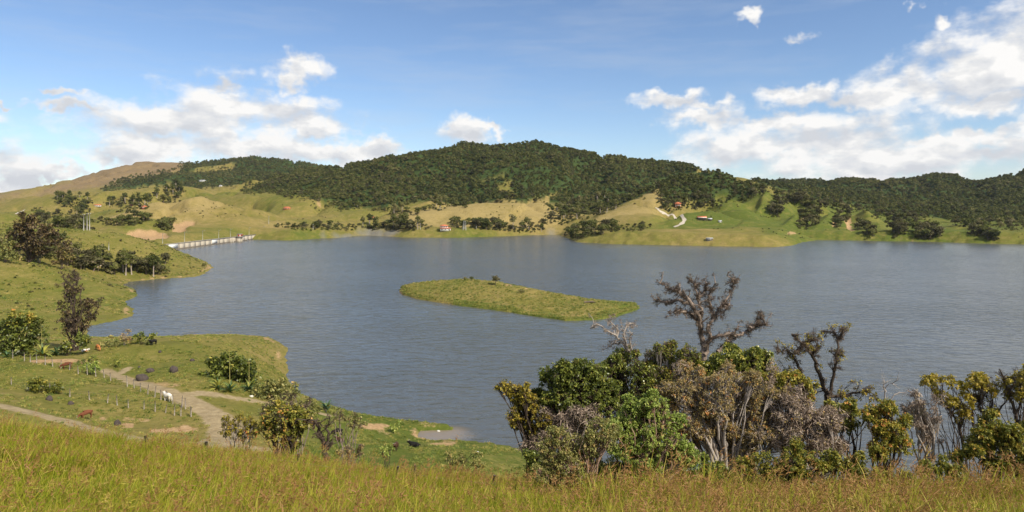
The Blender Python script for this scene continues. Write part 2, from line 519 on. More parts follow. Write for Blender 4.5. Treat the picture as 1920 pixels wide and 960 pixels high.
# ridges of the far hills: photo points with distances, then front / back width, sharpness, spur depth
RIDGES = [
    # far brown hill and the farmed ridge behind it
    ([(-120, 372, 3300), (0, 380, 3300), (60, 364, 3300), (130, 341, 3300), (180, 322, 3300), (255, 303, 3300), (360, 304, 3200), (430, 299, 3100), (480, 294, 3050), (540, 300, 3000), (600, 309, 3000), (700, 330, 2900)], 1150, 900, 1.15, 0.10),
    # main forest mountain
    ([(470, 352, 2200), (560, 320, 2150), (640, 312, 2100), (740, 294, 2050), (820, 279, 2000), (870, 267, 2000), (920, 275, 1980), (1005, 264, 1950), (1060, 279, 1950), (1150, 294, 1950), (1210, 300, 1950), (1280, 307, 1900), (1340, 325, 1900), (1420, 345, 1950)], 800, 700, 1.15, 0.32),
    ([(870, 270, 2000), (900, 330, 1750), (930, 372, 1500)], 280, 280, 1.2, 0.05),
    ([(1130, 294, 1950), (1170, 335, 1650), (1100, 372, 1400), (1050, 400, 1230)], 240, 240, 1.2, 0.05),
    # right-hand ranges
    ([(1400, 339, 2500), (1530, 337, 2400), (1600, 333, 2300), (1700, 337, 2250), (1750, 325, 2200), (1800, 334, 2200), (1830, 340, 2150), (1880, 331, 2100), (1930, 318, 2050), (2050, 300, 2000), (2300, 310, 1900), (2700, 330, 1800)], 800, 700, 1.1, 0.34),
    ([(1750, 325, 2200), (1770, 370, 1750), (1760, 405, 1400)], 230, 230, 1.1, 0.05),
    ([(1930, 318, 2050), (1900, 380, 1600), (1880, 415, 1300)], 230, 230, 1.1, 0.05),
    ([(1280, 330, 1280), (1330, 316, 1260), (1390, 333, 1240), (1440, 350, 1240), (1500, 374, 1260), (1560, 388, 1300), (1640, 398, 1300), (1720, 408, 1300)], 190, 300, 1.2, 0.08),
    # grass hills behind the dam and the far shore
    ([(150, 437, 900), (200, 412, 960), (270, 390, 1000), (330, 371, 1040), (375, 366, 1060), (420, 378, 1040), (470, 408, 1000), (520, 430, 980)], 190, 190, 1.6, 0.05),
    ([(330, 352, 1700), (430, 360, 1600), (500, 362, 1500), (560, 363, 1450), (600, 371, 1400), (640, 384, 1380)], 200, 250, 1.6, 0.12),
    ([(560, 408, 1250), (640, 398, 1300), (740, 386, 1330), (815, 370, 1350), (850, 384, 1330)], 150, 170, 1.6, 0.05),
    ([(720, 412, 1080), (780, 398, 1120), (850, 386, 1160), (930, 378, 1180), (1000, 378, 1180), (1040, 400, 1140)], 170, 190, 1.6, 0.04),
    ([(960, 383, 1420), (1010, 364, 1450), (1060, 357, 1480), (1160, 343, 1560)], 110, 130, 1.4, 0.03),
    ([(1080, 432, 960), (1130, 410, 1010), (1165, 391, 1060), (1210, 366, 1130), (1255, 345, 1200), (1285, 332, 1270)], 170, 150, 1.5, 0.03),
    ([(1240, 398, 1010), (1330, 384, 1060), (1400, 377, 1120), (1440, 356, 1220)], 190, 190, 1.6, 0.03),
    ([(1150, 443, 830), (1280, 430, 860), (1400, 432, 850), (1470, 448, 800)], 100, 130, 1.6, 0.02),
    # green spurs on the right shore
    ([(1440, 354, 1180), (1425, 375, 1090), (1405, 398, 1010), (1390, 420, 930), (1380, 436, 870)], 75, 75, 1.0, 0.0),
    ([(1535, 372, 1180), (1512, 385, 1090), (1490, 402, 1010), (1470, 422, 945), (1455, 438, 900)], 55, 55, 1.0, 0.0),
    ([(1585, 384, 1130), (1565, 393, 1060), (1545, 410, 990), (1525, 430, 930), (1515, 443, 900)], 55, 55, 1.0, 0.0),
    ([(1615, 387, 1120), (1630, 398, 1050), (1645, 416, 980), (1660, 438, 925), (1668, 448, 900)], 52, 52, 1.0, 0.0),
    ([(1700, 404, 1150), (1712, 420, 1030), (1716, 438, 940)], 45, 45, 1.0, 0.0),
    ([(1795, 417, 1050), (1797, 424, 990), (1790, 438, 930), (1780, 448, 905)], 52, 52, 1.0, 0.0),
    ([(1862, 428, 1020), (1868, 436, 950), (1872, 448, 890)], 46, 46, 1.0, 0.0),
    ([(1960, 410, 1100), (1970, 430, 950), (1990, 448, 860)], 52, 52, 1.0, 0.0),
    # left: rolling pasture between the lake and the brown hill
    ([(-300, 400, 1700), (-60, 382, 1700), (60, 368, 1650), (150, 364, 1600), (250, 356, 1600), (330, 350, 1650)], 220, 350, 1.5, 0.12),
    ([(-200, 405, 1000), (-40, 398, 1050), (60, 392, 1100), (120, 398, 1100), (200, 392, 1150), (230, 400, 1100)], 230, 230, 1.6, 0.05),
    ([(130, 412, 860), (190, 402, 880), (235, 408, 870)], 110, 120, 1.7, 0.03),
    ([(-200, 425, 780), (-40, 418, 800), (60, 424, 780)], 160, 180, 1.7, 0.05),
    # low mounds along the far shore
    ([(515, 436, 930), (555, 430, 930), (600, 440, 925)], 55, 90, 1.6, 0.0),
    ([(770, 434, 985), (830, 430, 985), (900, 431, 985), (960, 438, 990)], 60, 200, 1.5, 0.0),
]


TONE = {}


def far_height(x, y, sd, tone=None):
    base = 1.2 + 0.012 * np.clip(sd, 0, 900) + 5.0 * fbm(x, y, 220, 4, 5) * sstep(30, 200, sd)
    H = base; own = np.zeros(x.shape); rt = np.random.RandomState(4).uniform(-.6, .6, 60); rt[8:16] = (1.5, -.5, .1, 1.0, .7, .9, -.6, .4); rt[24:28] = (.5, -.5, -.9, .4)
    spur = 1 - np.abs(fbm(x + 90 * fbm(x, y, 300, 2, 3), y, 330, 4, 9)) * 2.2          # ridged: spurs and gullies
    for ri, (pts, wf, wb, ex, sp) in enumerate(RIDGES):
        P3 = np.array([P(*q) for q in pts])
        d, par = seg_dist(x, y, P3)
        i = np.clip(par.astype(int), 0, len(P3) - 2); f = par - i
        zr = P3[i, 2] * (1 - f) + P3[i + 1, 2] * f
        yr = P3[i, 1] * (1 - f) + P3[i + 1, 1] * f
        w = np.where(y < yr, wf, wb)
        q = np.clip(1 - d / w, 0, 1)
        prof = np.where(ex > 1.3, 0.5 - 0.5 * np.cos(np.pi * q), q ** ex)
        prof = prof ** 0.85 if ex > 1.3 else prof
        h = base * 0.4 + (zr - base * 0.4) * prof * (1 + sp * (spur - 0.45) * np.clip(d / (0.3 * w), 0, 1))
        k = 3.5
        own = np.where(h > H, rt[ri], own)
        m = np.maximum(H, h); H = m + k * np.log1p(np.exp(-np.abs(H - h) / k)) * sstep(0, 60, d)
    TONE['own'] = own
    gul = np.clip(1 - np.abs(fbm(x + 40 * fbm(x, y, 150, 2, 6), y + 40 * fbm(x, y, 150, 2, 7), 150, 3, 8)) * 4.0, 0, 1)
    H = H - 18.0 * gul ** 1.5 * sstep(8, 50, H) * sstep(40, 160, sd)
    return H + 4.5 * fbm(x, y, 120, 4, 15) * sstep(15, 120, sd)


def lake_sd(x, y):
    d, _ = seg_dist(x, y, LAKE, True)
    return np.where(in_poly(x, y, LAKE), -d, d)


NC, NR = 760, 640
SL = np.linspace(-1.12, 1.12, NC)
YR = np.exp(np.linspace(math.log(2.2), math.log(5200), NR))
GX = SL[None, :] * YR[:, None]; GY = np.repeat(YR[:, None], NC, 1)


def full_height(x, y):
    sd = lake_sd(x, y)
    H = np.zeros(x.shape)
    t = sstep(560, 700, y)
    n = t < 1
    if n.any(): H[n] = near_height(x[n], y[n]) * (1 - t[n])
    n = t > 0
    if n.any(): H[n] += far_height(x[n], y[n], sd[n]) * t[n]
    H += 0.35 * fbm(x, y, 14, 3, 21) * sstep(30, 70, y) + 0.12 * fbm(x, y, 3.0, 2, 22) + 1.2 * fbm(x, y, 60, 3, 24) * sstep(220, 400, y) + 3.2 * fbm(x, y, 52, 2, 25) * sstep(640, 760, y) * sstep(8, 60, sd)
    ragged = sd + 1.6 * fbm(x, y, 9, 3, 31) * sstep(0, 1, y) * (0.5 + y / 400)
    bank = 0.9 * np.clip(ragged / 1.2, 0, 1)                       # little earth bank at the water's edge
    H = np.where(ragged > 0, np.clip(H, bank * 0.7 + 0.02 * ragged, bank + (0.75 - 0.3 * sstep(500, 750, y)) * ragged + 0.2), np.maximum(ragged * 0.35, -6) - 0.15)
    return H, sd


GH, GSD = full_height(GX, GY)
OWN = np.zeros(GH.shape); OWN[sstep(560, 700, GY) > 0] = TONE['own']
GU = UC + FPX * SL[None, :].repeat(NR, 0)
GV = VH + (CAM_H - GH) / GY * FPX


def ground(x, y):
    """terrain height by bilinear lookup in the same grid the meshes are made of"""
    fi = (math.log(max(y, 2.3)) - math.log(2.2)) / (math.log(5200) - math.log(2.2)) * (NR - 1)
    fj = (x / max(y, 2.3) + 1.12) / 2.24 * (NC - 1)
    fi = min(max(fi, 0), NR - 1.001); fj = min(max(fj, 0), NC - 1.001)
    i, j = int(fi), int(fj); a, b = fi - i, fj - j
    return (GH[i, j] * (1 - b) + GH[i, j + 1] * b) * (1 - a) + (GH[i + 1, j] * (1 - b) + GH[i + 1, j + 1] * b) * a


def hit(u, v, ymin=35.0):
    """where the line of sight through a photo pixel first meets the ground"""
    j = int(round(min(max(((u - UC) / FPX + 1.12) / 2.24 * (NC - 1), 0), NC - 1)))
    zr = CAM_H - (v - VH) / FPX * YR
    ok = (GH[:, j] >= zr) & (YR >= ymin)
    i = int(np.argmax(ok)) if ok.any() else NR - 2
    if 0 < i and ok.any():
        a0 = GH[i - 1, j] - zr[i - 1]; a1 = GH[i, j] - zr[i]
        f = min(max(-a0 / (a1 - a0 + 1e-9), 0), 1)
        Y = YR[i - 1] + f * (YR[i] - YR[i - 1])
    else:
        Y = YR[i]
    x = (u - UC) / FPX * Y
    return np.array((x, Y, ground(x, Y)))


# ---- what covers the ground: outlines from the photograph laid on the hills
JU = GU + 11 * fbm(GX, GY, 45, 5, 41, .62) * np.clip(GY / 300, .1, 1) ; JV = GV + 6 * fbm(GX, GY, 45, 5, 43, .62) * np.clip(GY / 300, .1, 1)
FOREST_POLYS = {
    'mountain': ([(455, 360), (560, 316), (640, 300), (740, 285), (820, 270), (870, 255), (1005, 250), (1060, 268), (1150, 285), (1295, 298), (1300, 325), (1262, 342), (1215, 360), (1165, 388),
                  (1130, 402), (1090, 428), (1040, 432), (1030, 412), (1075, 392), (1035, 384), (1030, 372), (1090, 352), (1060, 360), (1000, 374), (920, 378), (860, 386), (820, 374), (790, 377), (740, 386), (690, 390), (640, 388), (610, 380), (560, 364), (500, 362)], 1150, 2700),
    'knoll': ([(1240, 354), (1270, 332), (1330, 302), (1395, 322), (1430, 345), (1405, 362), (1380, 372), (1350, 368), (1330, 376), (1290, 374), (1255, 384), (1232, 374)], 900, 1600),
    'range': ([(1395, 325), (1440, 320), (1530, 325), (1600, 322), (1700, 325), (1750, 312), (1800, 322), (1830, 332), (1880, 320), (1935, 305), (2300, 280), (2300, 440), (1935, 428), (1850, 422), (1790, 413), (1700, 402),
               (1640, 394), (1580, 383), (1530, 372), (1480, 358), (1430, 347)], 1180, 2900),
    'ridge': ([(365, 306), (430, 292), (480, 286), (540, 292), (600, 303), (615, 318), (560, 346), (470, 362), (400, 362), (340, 352), (300, 347), (240, 353), (190, 356), (250, 337), (330, 325), (345, 312)], 1650, 3600),
}
forest = np.zeros(GH.shape); FMASK = {}
for k, (poly, y0, y1) in FOREST_POLYS.items():
    m = in_poly(JU, JV, poly) & (GY > y0) & (GY < y1)
    if k == 'ridge':
        m &= fbm(GX, GY, 260, 3, 77) > -0.12
    if k == 'mountain':
        m &= ~(in_poly(JU, JV, [(880, 372), (905, 340), (950, 330), (965, 355), (960, 378)]) & (fbm(GX, GY, 120, 3, 78) > -0.05))
    FMASK[k] = m
    forest[m] = 1


def paint(default, items, soft=None):
    a = np.full(GH.shape, float(default))
    for poly, y0, y1, val in items:
        a[in_poly(JU, JV, poly) & (GY > y0) & (GY < y1)] = val
    return a


def blur(a, n=2):
    for _ in range(n):
        a = (np.pad(a, 1, mode='edge')[:-2, 1:-1] + np.pad(a, 1, mode='edge')[2:, 1:-1] + np.pad(a, 1, mode='edge')[1:-1, :-2] + np.pad(a, 1, mode='edge')[1:-1, 2:] + a) / 5
    return a


def ell(u, v, ru, rv, n=12):
    return [(u + ru * math.cos(i * 2 * math.pi / n), v + rv * math.sin(i * 2 * math.pi / n)) for i in range(n)]


dry = paint(0.5, [
    ([(760, 425), (740, 408), (830, 386), (930, 374), (1040, 374), (1045, 425)], 900, 1500, 0.85),
    ([(150, 440), (200, 410), (330, 366), (375, 362), (440, 380), (380, 400), (300, 400), (240, 420), (190, 435)], 800, 1300, 0.8),
    ([(1080, 435), (1160, 392), (1255, 340), (1290, 340), (1235, 395), (1180, 425)], 850, 1400, 0.72),
    ([(1290, 385), (1440, 345), (2300, 380), (2300, 470), (1500, 470), (1440, 440), (1330, 395)], 700, 1500, 0.05),
    ([(1180, 425), (1280, 400), (1440, 395), (1440, 430), (1300, 432)], 750, 1150, 0.18),
    ([(1090, 462), (1150, 440), (1300, 425), (1470, 440), (1500, 466), (1300, 470)], 600, 900, 0.5),
    ([(490, 455), (560, 425), (680, 440), (680, 455)], 800, 1000, 0.2),
    ([(720, 450), (780, 427), (960, 430), (1050, 445), (1000, 455)], 850, 1050, 0.3),
    ([(-300, 560), (-300, 425), (140, 425), (300, 455), (420, 505), (260, 540), (0, 480)], 380, 640, 0.42),
    ([(-300, 640), (-300, 480), (0, 480), (280, 550), (250, 610), (0, 640)], 235, 380, 0.36),
    ([(0, 640), (230, 635), (440, 625), (560, 690), (560, 780), (300, 720), (100, 690), (0, 680)], 105, 230, 0.46),
    ([(440, 630), (545, 640), (560, 760), (500, 720), (470, 680)], 120, 230, 0.62),
    ([(540, 840), (600, 770), (860, 790), (1000, 830), (1000, 900), (600, 900)], 85, 150, 0.12),
])
dry = np.clip(blur(dry, 16) + 0.17 * OWN + 0.25 * fbm(GX, GY, 70, 4, 51) + 0.12 * fbm(GX, GY, 9, 3, 52), 0, 1)
brown = blur(paint(0, [([(-200, 372), (60, 360), (130, 338), (255, 296), (368, 300), (345, 318), (250, 342), (180, 352), (90, 366), (-200, 390)], 1750, 4300, 1.0)]), 3)
soil_items = [(ell(268, 437, 30, 10), 600, 1100, 1), (ell(300, 440, 16, 4), 600, 1100, 1), (ell(333, 423, 14, 10), 600, 1100, 1), (ell(352, 418, 14, 5), 600, 1100, .8), (ell(600, 382, 4, 6), 900, 2000, 1), (ell(594, 378, 5, 2), 900, 2000, 1),
              (ell(410, 325, 8, 3), 1500, 3600, .6), (ell(1506, 412, 6, 8), 850, 1300, 1), (ell(1562, 418, 4, 9), 850, 1300, 1), (ell(1592, 412, 9, 5), 850, 1300, 1), (ell(1590, 423, 5, 6), 850, 1300, 1), (ell(1597, 430, 8, 3), 850, 1300, .8),
              (ell(1718, 437, 8, 3), 800, 1200, 1), (ell(1694, 446, 5, 4), 800, 1200, 1), (ell(1705, 451, 14, 2), 800, 1200, .8), (ell(1488, 438, 16, 3), 700, 1100, .8), (ell(1910, 444, 12, 5), 750, 1200, 1), (ell(458, 401, 6, 3), 800, 1500, .6),
              (ell(1010, 438, 35, 3), 900, 1200, .7), (ell(825, 441, 14, 3), 850, 1100, .6), (ell(60, 401, 5, 2), 700, 1600, 1), (ell(90, 400, 8, 2), 700, 1600, 1), (ell(860, 407, 60, 1.6), 900, 1400, .5),
              (ell(240, 798, 14, 5), 80, 120, 1), (ell(305, 808, 26, 4), 80, 120, .8), (ell(255, 787, 34, 6), 80, 120, .6), (ell(345, 805, 30, 8), 80, 120, .7), (ell(195, 786, 12, 4), 80, 120, .7), (ell(700, 800, 34, 7), 100, 160, .75), (ell(730, 812, 28, 4), 100, 160, .5), (ell(830, 833, 30, 4), 100, 160, .8),
              (ell(520, 745, 40, 8), 100, 160, .55), (ell(640, 787, 24, 6), 100, 160, .5),
              (ell(130, 677, 75, 5), 110, 170, .75), (ell(300, 722, 45, 6), 100, 160, .55), (ell(90, 675, 40, 2), 110, 170, .9)]
soil = paint(0, soil_items)
soil = blur(soil, 1) + 0.75 * np.clip(1 - np.abs(GSD - 1.0 - 0.004 * GY) / (1.3 + 0.004 * GY), 0, 1) * (GY < 700) * np.clip(fbm(GX, GY, 16, 3, 63) + .75, 0, 1)
soil = np.clip(soil, 0, 1)
cut = blur(paint(0, [q for q in soil_items if q[0][0][1] > 415 and q[1] == 600]), 1) + .5 * blur(paint(0, [q for q in soil_items if q[1] in (850, 800) and q[3] > .5]), 1)
GH = GH - cut * (4.5 + 2.5 * fbm(GX, GY, 12, 3, 66))          # earth cuttings bite into the slope
rock = blur(paint(0, [([(668, 441), (672, 434), (700, 432), (760, 434), (722, 443), (690, 443)], 850, 1150, 1), ([(1025, 440), (1030, 434), (1045, 434), (1045, 440)], 850, 1150, 1),
                       ([(600, 437), (655, 440), (668, 446), (640, 447), (600, 441)], 850, 1150, 1)]), 1)
# the dirt track that bends through the pasture
TRACKS = [([(-60, 752), (0, 761), (60, 774), (130, 792), (200, 813), (270, 828), (340, 836), (400, 832), (430, 822), (425, 800), (405, 780), (370, 757), (330, 742), (290, 728), (250, 716), (215, 704), (196, 694)], 2.1),
          ([(215, 704), (230, 698), (242, 689)], 1.0), ([(330, 742), (380, 737), (440, 748), (500, 757), (560, 765), (610, 778)], 1.7), ([(400, 832), (460, 838), (520, 845)], 2.2)]
path = np.zeros(GH.shape)
for line, wd in TRACKS:
    pts = [hit(u, v, 60)[:2] for u, v in line]
    d, par = seg_dist(GX, GY, pts)
    ww = .82 * wd * (1 + 0.25 * fbm(GX, GY, 7, 2, 71))
    if line[0][0] == -60: ww = ww * np.interp(par, [0, 3, 5, 8, 12, 16], [0.75, .8, 1.0, 1.7, .95, .6])
    path = np.maximum(path, sstep(ww + 1.1, ww - 0.9, d))
dam_d, _ = seg_dist(GX, GY, [(-352, 640), (-351, 800), (-349, 935)])
meadow = sstep(60, 34, GY)                                  # tall grass hill: litter and soil between the stems


def terrain_mat():
    m = bpy.data.materials.new('hill_ground'); m.use_nodes = True
    t = NT(m.node_tree); b = t.n['Principled BSDF']
    g = t.node('ShaderNodeNewGeometry'); pos = g.outputs['Position']
    a1 = t.node('ShaderNodeAttribute'); a1.attribute_name = 'cover'
    a2 = t.node('ShaderNodeAttribute'); a2.attribute_name = 'cover_b'
    s1 = t.node('ShaderNodeSeparateColor'); t.link(a1.outputs['Color'], s1.inputs[0])
    s2 = t.node('ShaderNodeSeparateColor'); t.link(a2.outputs['Color'], s2.inputs[0])
    n_big = t.noise(pos, 0.012, 5, 0.6); n_mid = t.noise(pos, 0.11, 6, 0.65); n_fine = t.noise(pos, 1.3, 5, 0.7)
    dry_f = t.math('ADD', s1.outputs[1], t.math('MULTIPLY', t.math('SUBTRACT', n_big, 0.5), 0.8))
    dry_f = t.math('ADD', dry_f, t.math('MULTIPLY', t.math('SUBTRACT', n_mid, 0.5), 0.95))
    dry_f = t.math('ADD', dry_f, t.math('MULTIPLY', t.math('SUBTRACT', n_fine, 0.5), 0.7))
    grass = t.ramp(dry_f, [(0.0, (0.098, 0.122, 0.020)), (0.28, (0.150, 0.146, 0.030)), (0.5, (0.190, 0.163, 0.042)), (0.75, (0.248, 0.19, 0.062)), (1.0, (0.32, 0.24, 0.095))])
    spots = t.noise(pos, 0.62, 4, 0.75); clumps = t.noise(pos, 0.17, 5, 0.7)
    dk = t.math('MULTIPLY', t.maprange(t.math('ADD', t.math('MULTIPLY', spots, .6), t.math('MULTIPLY', clumps, .4)), 0.36, 0.50, 1, 0), .55)
    grass = t.mix(dk, grass, t.mix(1.0, grass, (.42, .50, .38), 'MULTIPLY'))
    lt = t.math('MULTIPLY', t.maprange(t.math('ADD', t.math('MULTIPLY', spots, .5), t.math('MULTIPLY', n_mid, .5)), 0.52, 0.66, 0, 1), .5)
    grass = t.mix(lt, grass, (.31, .24, .085))
    brown_c = t.ramp(n_mid, [(0.3, (0.17, 0.125, 0.06)), (0.55, (0.24, 0.165, 0.085)), (0.75, (0.23, 0.185, 0.085))])
    c = t.mix(s2.outputs[2], grass, brown_c)
    c = t.mix(s1.outputs[0], c, t.ramp(n_mid, [(0.3, (0.025, 0.042, 0.013)), (0.7, (0.06, 0.085, 0.022))]))
    soil_c = t.ramp(n_fine, [(0.3, (0.30, 0.175, 0.085)), (0.6, (0.47, 0.31, 0.16)), (0.8, (0.55, 0.41, 0.25))])
    soil_f = t.maprange(t.math('ADD', s1.outputs[2], t.math('MULTIPLY', t.math('SUBTRACT', n_fine, 0.5), 0.9)), 0.35, 0.65)
    c = t.mix(soil_f, c, soil_c)
    path_c = t.ramp(t.noise(pos, 0.7, 6, 0.7), [(0.3, (0.24, 0.18, 0.095)), (0.6, (0.37, 0.285, 0.165)), (0.8, (0.45, 0.365, 0.225))])
    path_f = t.maprange(t.math('ADD', s2.outputs[0], t.math('MULTIPLY', t.math('SUBTRACT', t.noise(pos, 0.9, 5, .7), 0.5), 1.5)), 0.3, 0.7)
    c = t.mix(path_f, c, path_c)
    c = t.mix(s2.outputs[1], c, t.ramp(n_fine, [(0.3, (0.14, 0.135, 0.12)), (0.7, (0.24, 0.23, 0.21))]))
    t.link(c, b.inputs['Base Color'])
    b.inputs['Roughness'].default_value = 0.95
    b.inputs['Specular IOR Level'].default_value = 0.1
    bp = t.node('ShaderNodeBump'); bp.inputs['Strength'].default_value = 0.75; bp.inputs['Distance'].default_value = 0.35
    hh = t.math('ADD', t.math('MULTIPLY', n_fine, 0.6), t.math('MULTIPLY', t.noise(pos, 0.35, 6, 0.7), 1.8))
    t.link(hh, bp.inputs['Height']); t.link(bp.outputs[0], b.inputs['Normal'])
    return m


M_GROUND = terrain_mat()
VERT = np.stack([GX, GY, GH], -1).reshape(-1, 3)
gy_, gx_ = np.gradient(GH)
dXi, dXj = np.gradient(GX); dYi, dYj = np.gradient(GY)
Ti = np.stack([dXi, dYi, gy_], -1); Tj = np.stack([dXj, dYj, gx_], -1)
NRM = np.cross(Tj, Ti); NRM /= np.linalg.norm(NRM, axis=-1)[..., None]
NRM = NRM.reshape(-1, 3)
COV = np.stack([forest, dry, soil], -1).reshape(-1, 3); COV2 = np.stack([path, rock, brown], -1).reshape(-1, 3)
ii, jj = np.meshgrid(np.arange(NR - 1), np.arange(NC - 1), indexing='ij')
QUAD = np.stack([ii * NC + jj, ii * NC + jj + 1, (ii + 1) * NC + jj + 1, (ii + 1) * NC + jj], -1)
q_top = np.maximum.reduce([GH[:-1, :-1], GH[1:, :-1], GH[:-1, 1:], GH[1:, 1:]])
wet = q_top > -2.5
q_y = GY[:-1, :-1]; q_x = GX[:-1, :-1]; q_path = path[:-1, :-1] > 0.5


def ground_piece(name, mask):
    f = QUAD[mask & wet]
    used, inv = np.unique(f, return_inverse=True)
    me = new_mesh(name, VERT[used], [inv.reshape(-1, 4)], {'cover': COV[used], 'cover_b': COV2[used]}, True, NRM[used])
    return tag(obj(name, me, M_GROUND), kind='structure')


ground_piece('grass_hill', (q_y < 58) & ~q_path)
ground_piece('lakeside_pasture', (q_y >= 58) & (q_y < 236) & ~q_path)
ground_piece('dirt_track', (q_y < 236) & q_path)
ground_piece('headland_terrain', (q_y >= 236) & (q_y < 640))
ground_piece('far_hills', (q_y >= 640))
# the hill goes on behind the photographer
bx, by = np.meshgrid(np.linspace(-45, 45, 46), np.linspace(-35, 2.6, 26))
bz = near_height(bx, by) + 0.12 * fbm(bx, by, 3.0, 2, 22) - 0.03
bi, bj = np.meshgrid(np.arange(25), np.arange(45), indexing='ij')
me = new_mesh('hilltop', np.stack([bx, by, bz], -1).reshape(-1, 3), [np.stack([bi * 46 + bj, bi * 46 + bj + 1, (bi + 1) * 46 + bj + 1, (bi + 1) * 46 + bj], -1).reshape(-1, 4)],
              {'cover': np.tile((0., .5, 0.), (bx.size, 1)), 'cover_b': np.zeros((bx.size, 3))}, True)
tag(obj('hilltop_ground', me, M_GROUND), kind='structure')

# ---- island
ISL_TOP = [(748, 545), (757, 535), (775, 531), (830, 526), (880, 524), (930, 529), (985, 540), (1040, 550), (1100, 561), (1150, 567), (1190, 571), (1198, 577)]
ISL_FRONT = [(1198, 577), (1185, 585), (1160, 593), (1120, 600), (1060, 601), (1020, 596), (960, 586), (900, 578), (840, 570), (780, 560), (755, 552), (748, 545)]
front = np.array([W(u, v) for u, v in ISL_FRONT])
# the far shore of the island lies behind its crest
crest = np.array([P(u, v, CAM_H * FPX / (v - VH) * k) for (u, v), k in zip(ISL_TOP, [1, .935, .90, .865, .845, .855, .89, .925, .955, .975, .99, 1])])
back = np.array([(c[0] * 1.02, c[1] + 4 + 2.2 * c[2]) for c in crest])[1:-1]
ISL = np.vstack([front, back])
ix, iy = np.meshgrid(np.linspace(ISL[:, 0].min() - 6, ISL[:, 0].max() + 6, 230), np.linspace(ISL[:, 1].min() - 6, ISL[:, 1].max() + 6, 190))
isd, _ = seg_dist(ix, iy, ISL.tolist(), True)
isd = np.where(in_poly(ix, iy, ISL.tolist()), isd, -isd) + 1.0 * fbm(ix, iy, 8, 3, 81)
cd, cp = seg_dist(ix, iy, crest)
k0 = np.clip(cp.astype(int), 0, len(crest) - 2); kf = cp - k0
cz = crest[k0, 2] * (1 - kf) + crest[k0 + 1, 2] * kf
tt = np.clip(np.maximum(isd, 0) / (np.maximum(isd, 0) + cd + 1e-6), 0, 1)
iz = np.where(isd > 0, np.minimum(0.5 + 1.2 * isd, 0.6 + (cz - 0.6) * np.sin(tt * math.pi / 2) ** 0.9), np.maximum(isd * 0.4, -3) - 0.1) + 0.3 * fbm(ix, iy, 5, 3, 83) * (isd > 0)
terr = 0.16 * np.sin(iz * 5 + 2 * fbm(ix, iy, 12, 2, 84)) * (isd > 4)             # cattle terraces
iz = iz + terr
iu = UC + FPX * ix / iy
idry = np.clip(0.5 + 0.35 * fbm(ix, iy, 18, 3, 85) - 0.5 * sstep(1080, 1180, iu) - 0.5 * (isd < 5) * (iu > 850) + 0.25 * sstep(6, 14, iz), 0, 1)
isoil = np.clip(0.22 * (isd < 1.2) + 0.4 * (np.abs(cd) < 1.6) * (iu > 860) * (iu < 1000) + 0.5 * sstep(760, 748, iu) + 0.35 * (terr < -0.1) * (fbm(ix, iy, 20, 2, 86) > 0.1), 0, 1)
a_, b_ = ix.shape
ai, aj = np.meshgrid(np.arange(a_ - 1), np.arange(b_ - 1), indexing='ij')
iq = np.stack([ai * b_ + aj, ai * b_ + aj + 1, (ai + 1) * b_ + aj + 1, (ai + 1) * b_ + aj], -1)[np.maximum(iz[1:, 1:], iz[:-1, :-1]) > -2]
used, inv = np.unique(iq, return_inverse=True)
IV = np.stack([ix, iy, iz], -1).reshape(-1, 3)
me = new_mesh('island', IV[used], [inv.reshape(-1, 4)], {'cover': np.stack([0 * iz, idry, isoil], -1).reshape(-1, 3)[used], 'cover_b': np.zeros((len(used), 3))}, True)
tag(obj('island', me, M_GROUND), kind='structure')


def island_z(x, y):
    d = (ix - x) ** 2 + (iy - y) ** 2
    return float(iz.ravel()[int(np.argmin(d))])


# ---- water
def water_mat():
    m = bpy.data.materials.new('lake_water'); m.use_nodes = True
    t = NT(m.node_tree); b = t.n['Principled BSDF']
    g = t.node('ShaderNodeNewGeometry'); pos = g.outputs['Position']
    px, py = W(825, 815)
    d = t.vmath('LENGTH', t.vmath('MULTIPLY', t.vmath('SUBTRACT', pos, (px, py, 0)), (0.8, 1.0, 1)), out=1)
    d = t.math('ADD', d, t.math('MULTIPLY', t.noise(pos, 0.35, 3), 3.0))
    mud = t.maprange(d, 3.5, 8.5, 1, 0, True)
    deep = t.ramp(t.noise(pos, 0.006, 4, 0.55), [(0.35, (0.084, 0.088, 0.080)), (0.65, (0.102, 0.105, 0.096))])
    t.link(t.mix(mud, deep, (0.23, 0.18, 0.12)), b.inputs['Base Color'])
    b.inputs['Roughness'].default_value = 0.2
    b.inputs['IOR'].default_value = 1.333
    b.inputs['Specular IOR Level'].default_value = 0.78
    mp = t.node('ShaderNodeMapping'); mp.inputs['Rotation'].default_value = (0, 0, R(-14)); mp.inputs['Scale'].default_value = (0.45, 1, 1)
    t.link(pos, mp.inputs['Vector'])
    w1 = t.noise(mp.outputs[0], 0.38, 2, 0.45, 0.8); w2 = t.noise(mp.outputs[0], 2.6, 3, 0.6, 0.4); w3 = t.noise(mp.outputs[0], 0.12, 3, 0.5)
    h = t.math('ADD', t.math('MULTIPLY', w1, 1.0), t.math('MULTIPLY', w2, 0.07))
    gust = t.maprange(t.noise(pos, 0.016, 4, 0.6), 0.3, 0.7, 0.55, 1.2)
    h = t.math('MULTIPLY', t.math('ADD', h, t.math('MULTIPLY', w3, 0.6)), gust)
    h = t.math('MULTIPLY', h, t.maprange(mud, 0, 1, 1, .15))
    bp = t.node('ShaderNodeBump'); bp.inputs['Strength'].default_value = 1.0; bp.inputs['Distance'].default_value = 0.68
    t.link(h, bp.inputs['Height']); t.link(bp.outputs[0], b.inputs['Normal'])
    return m


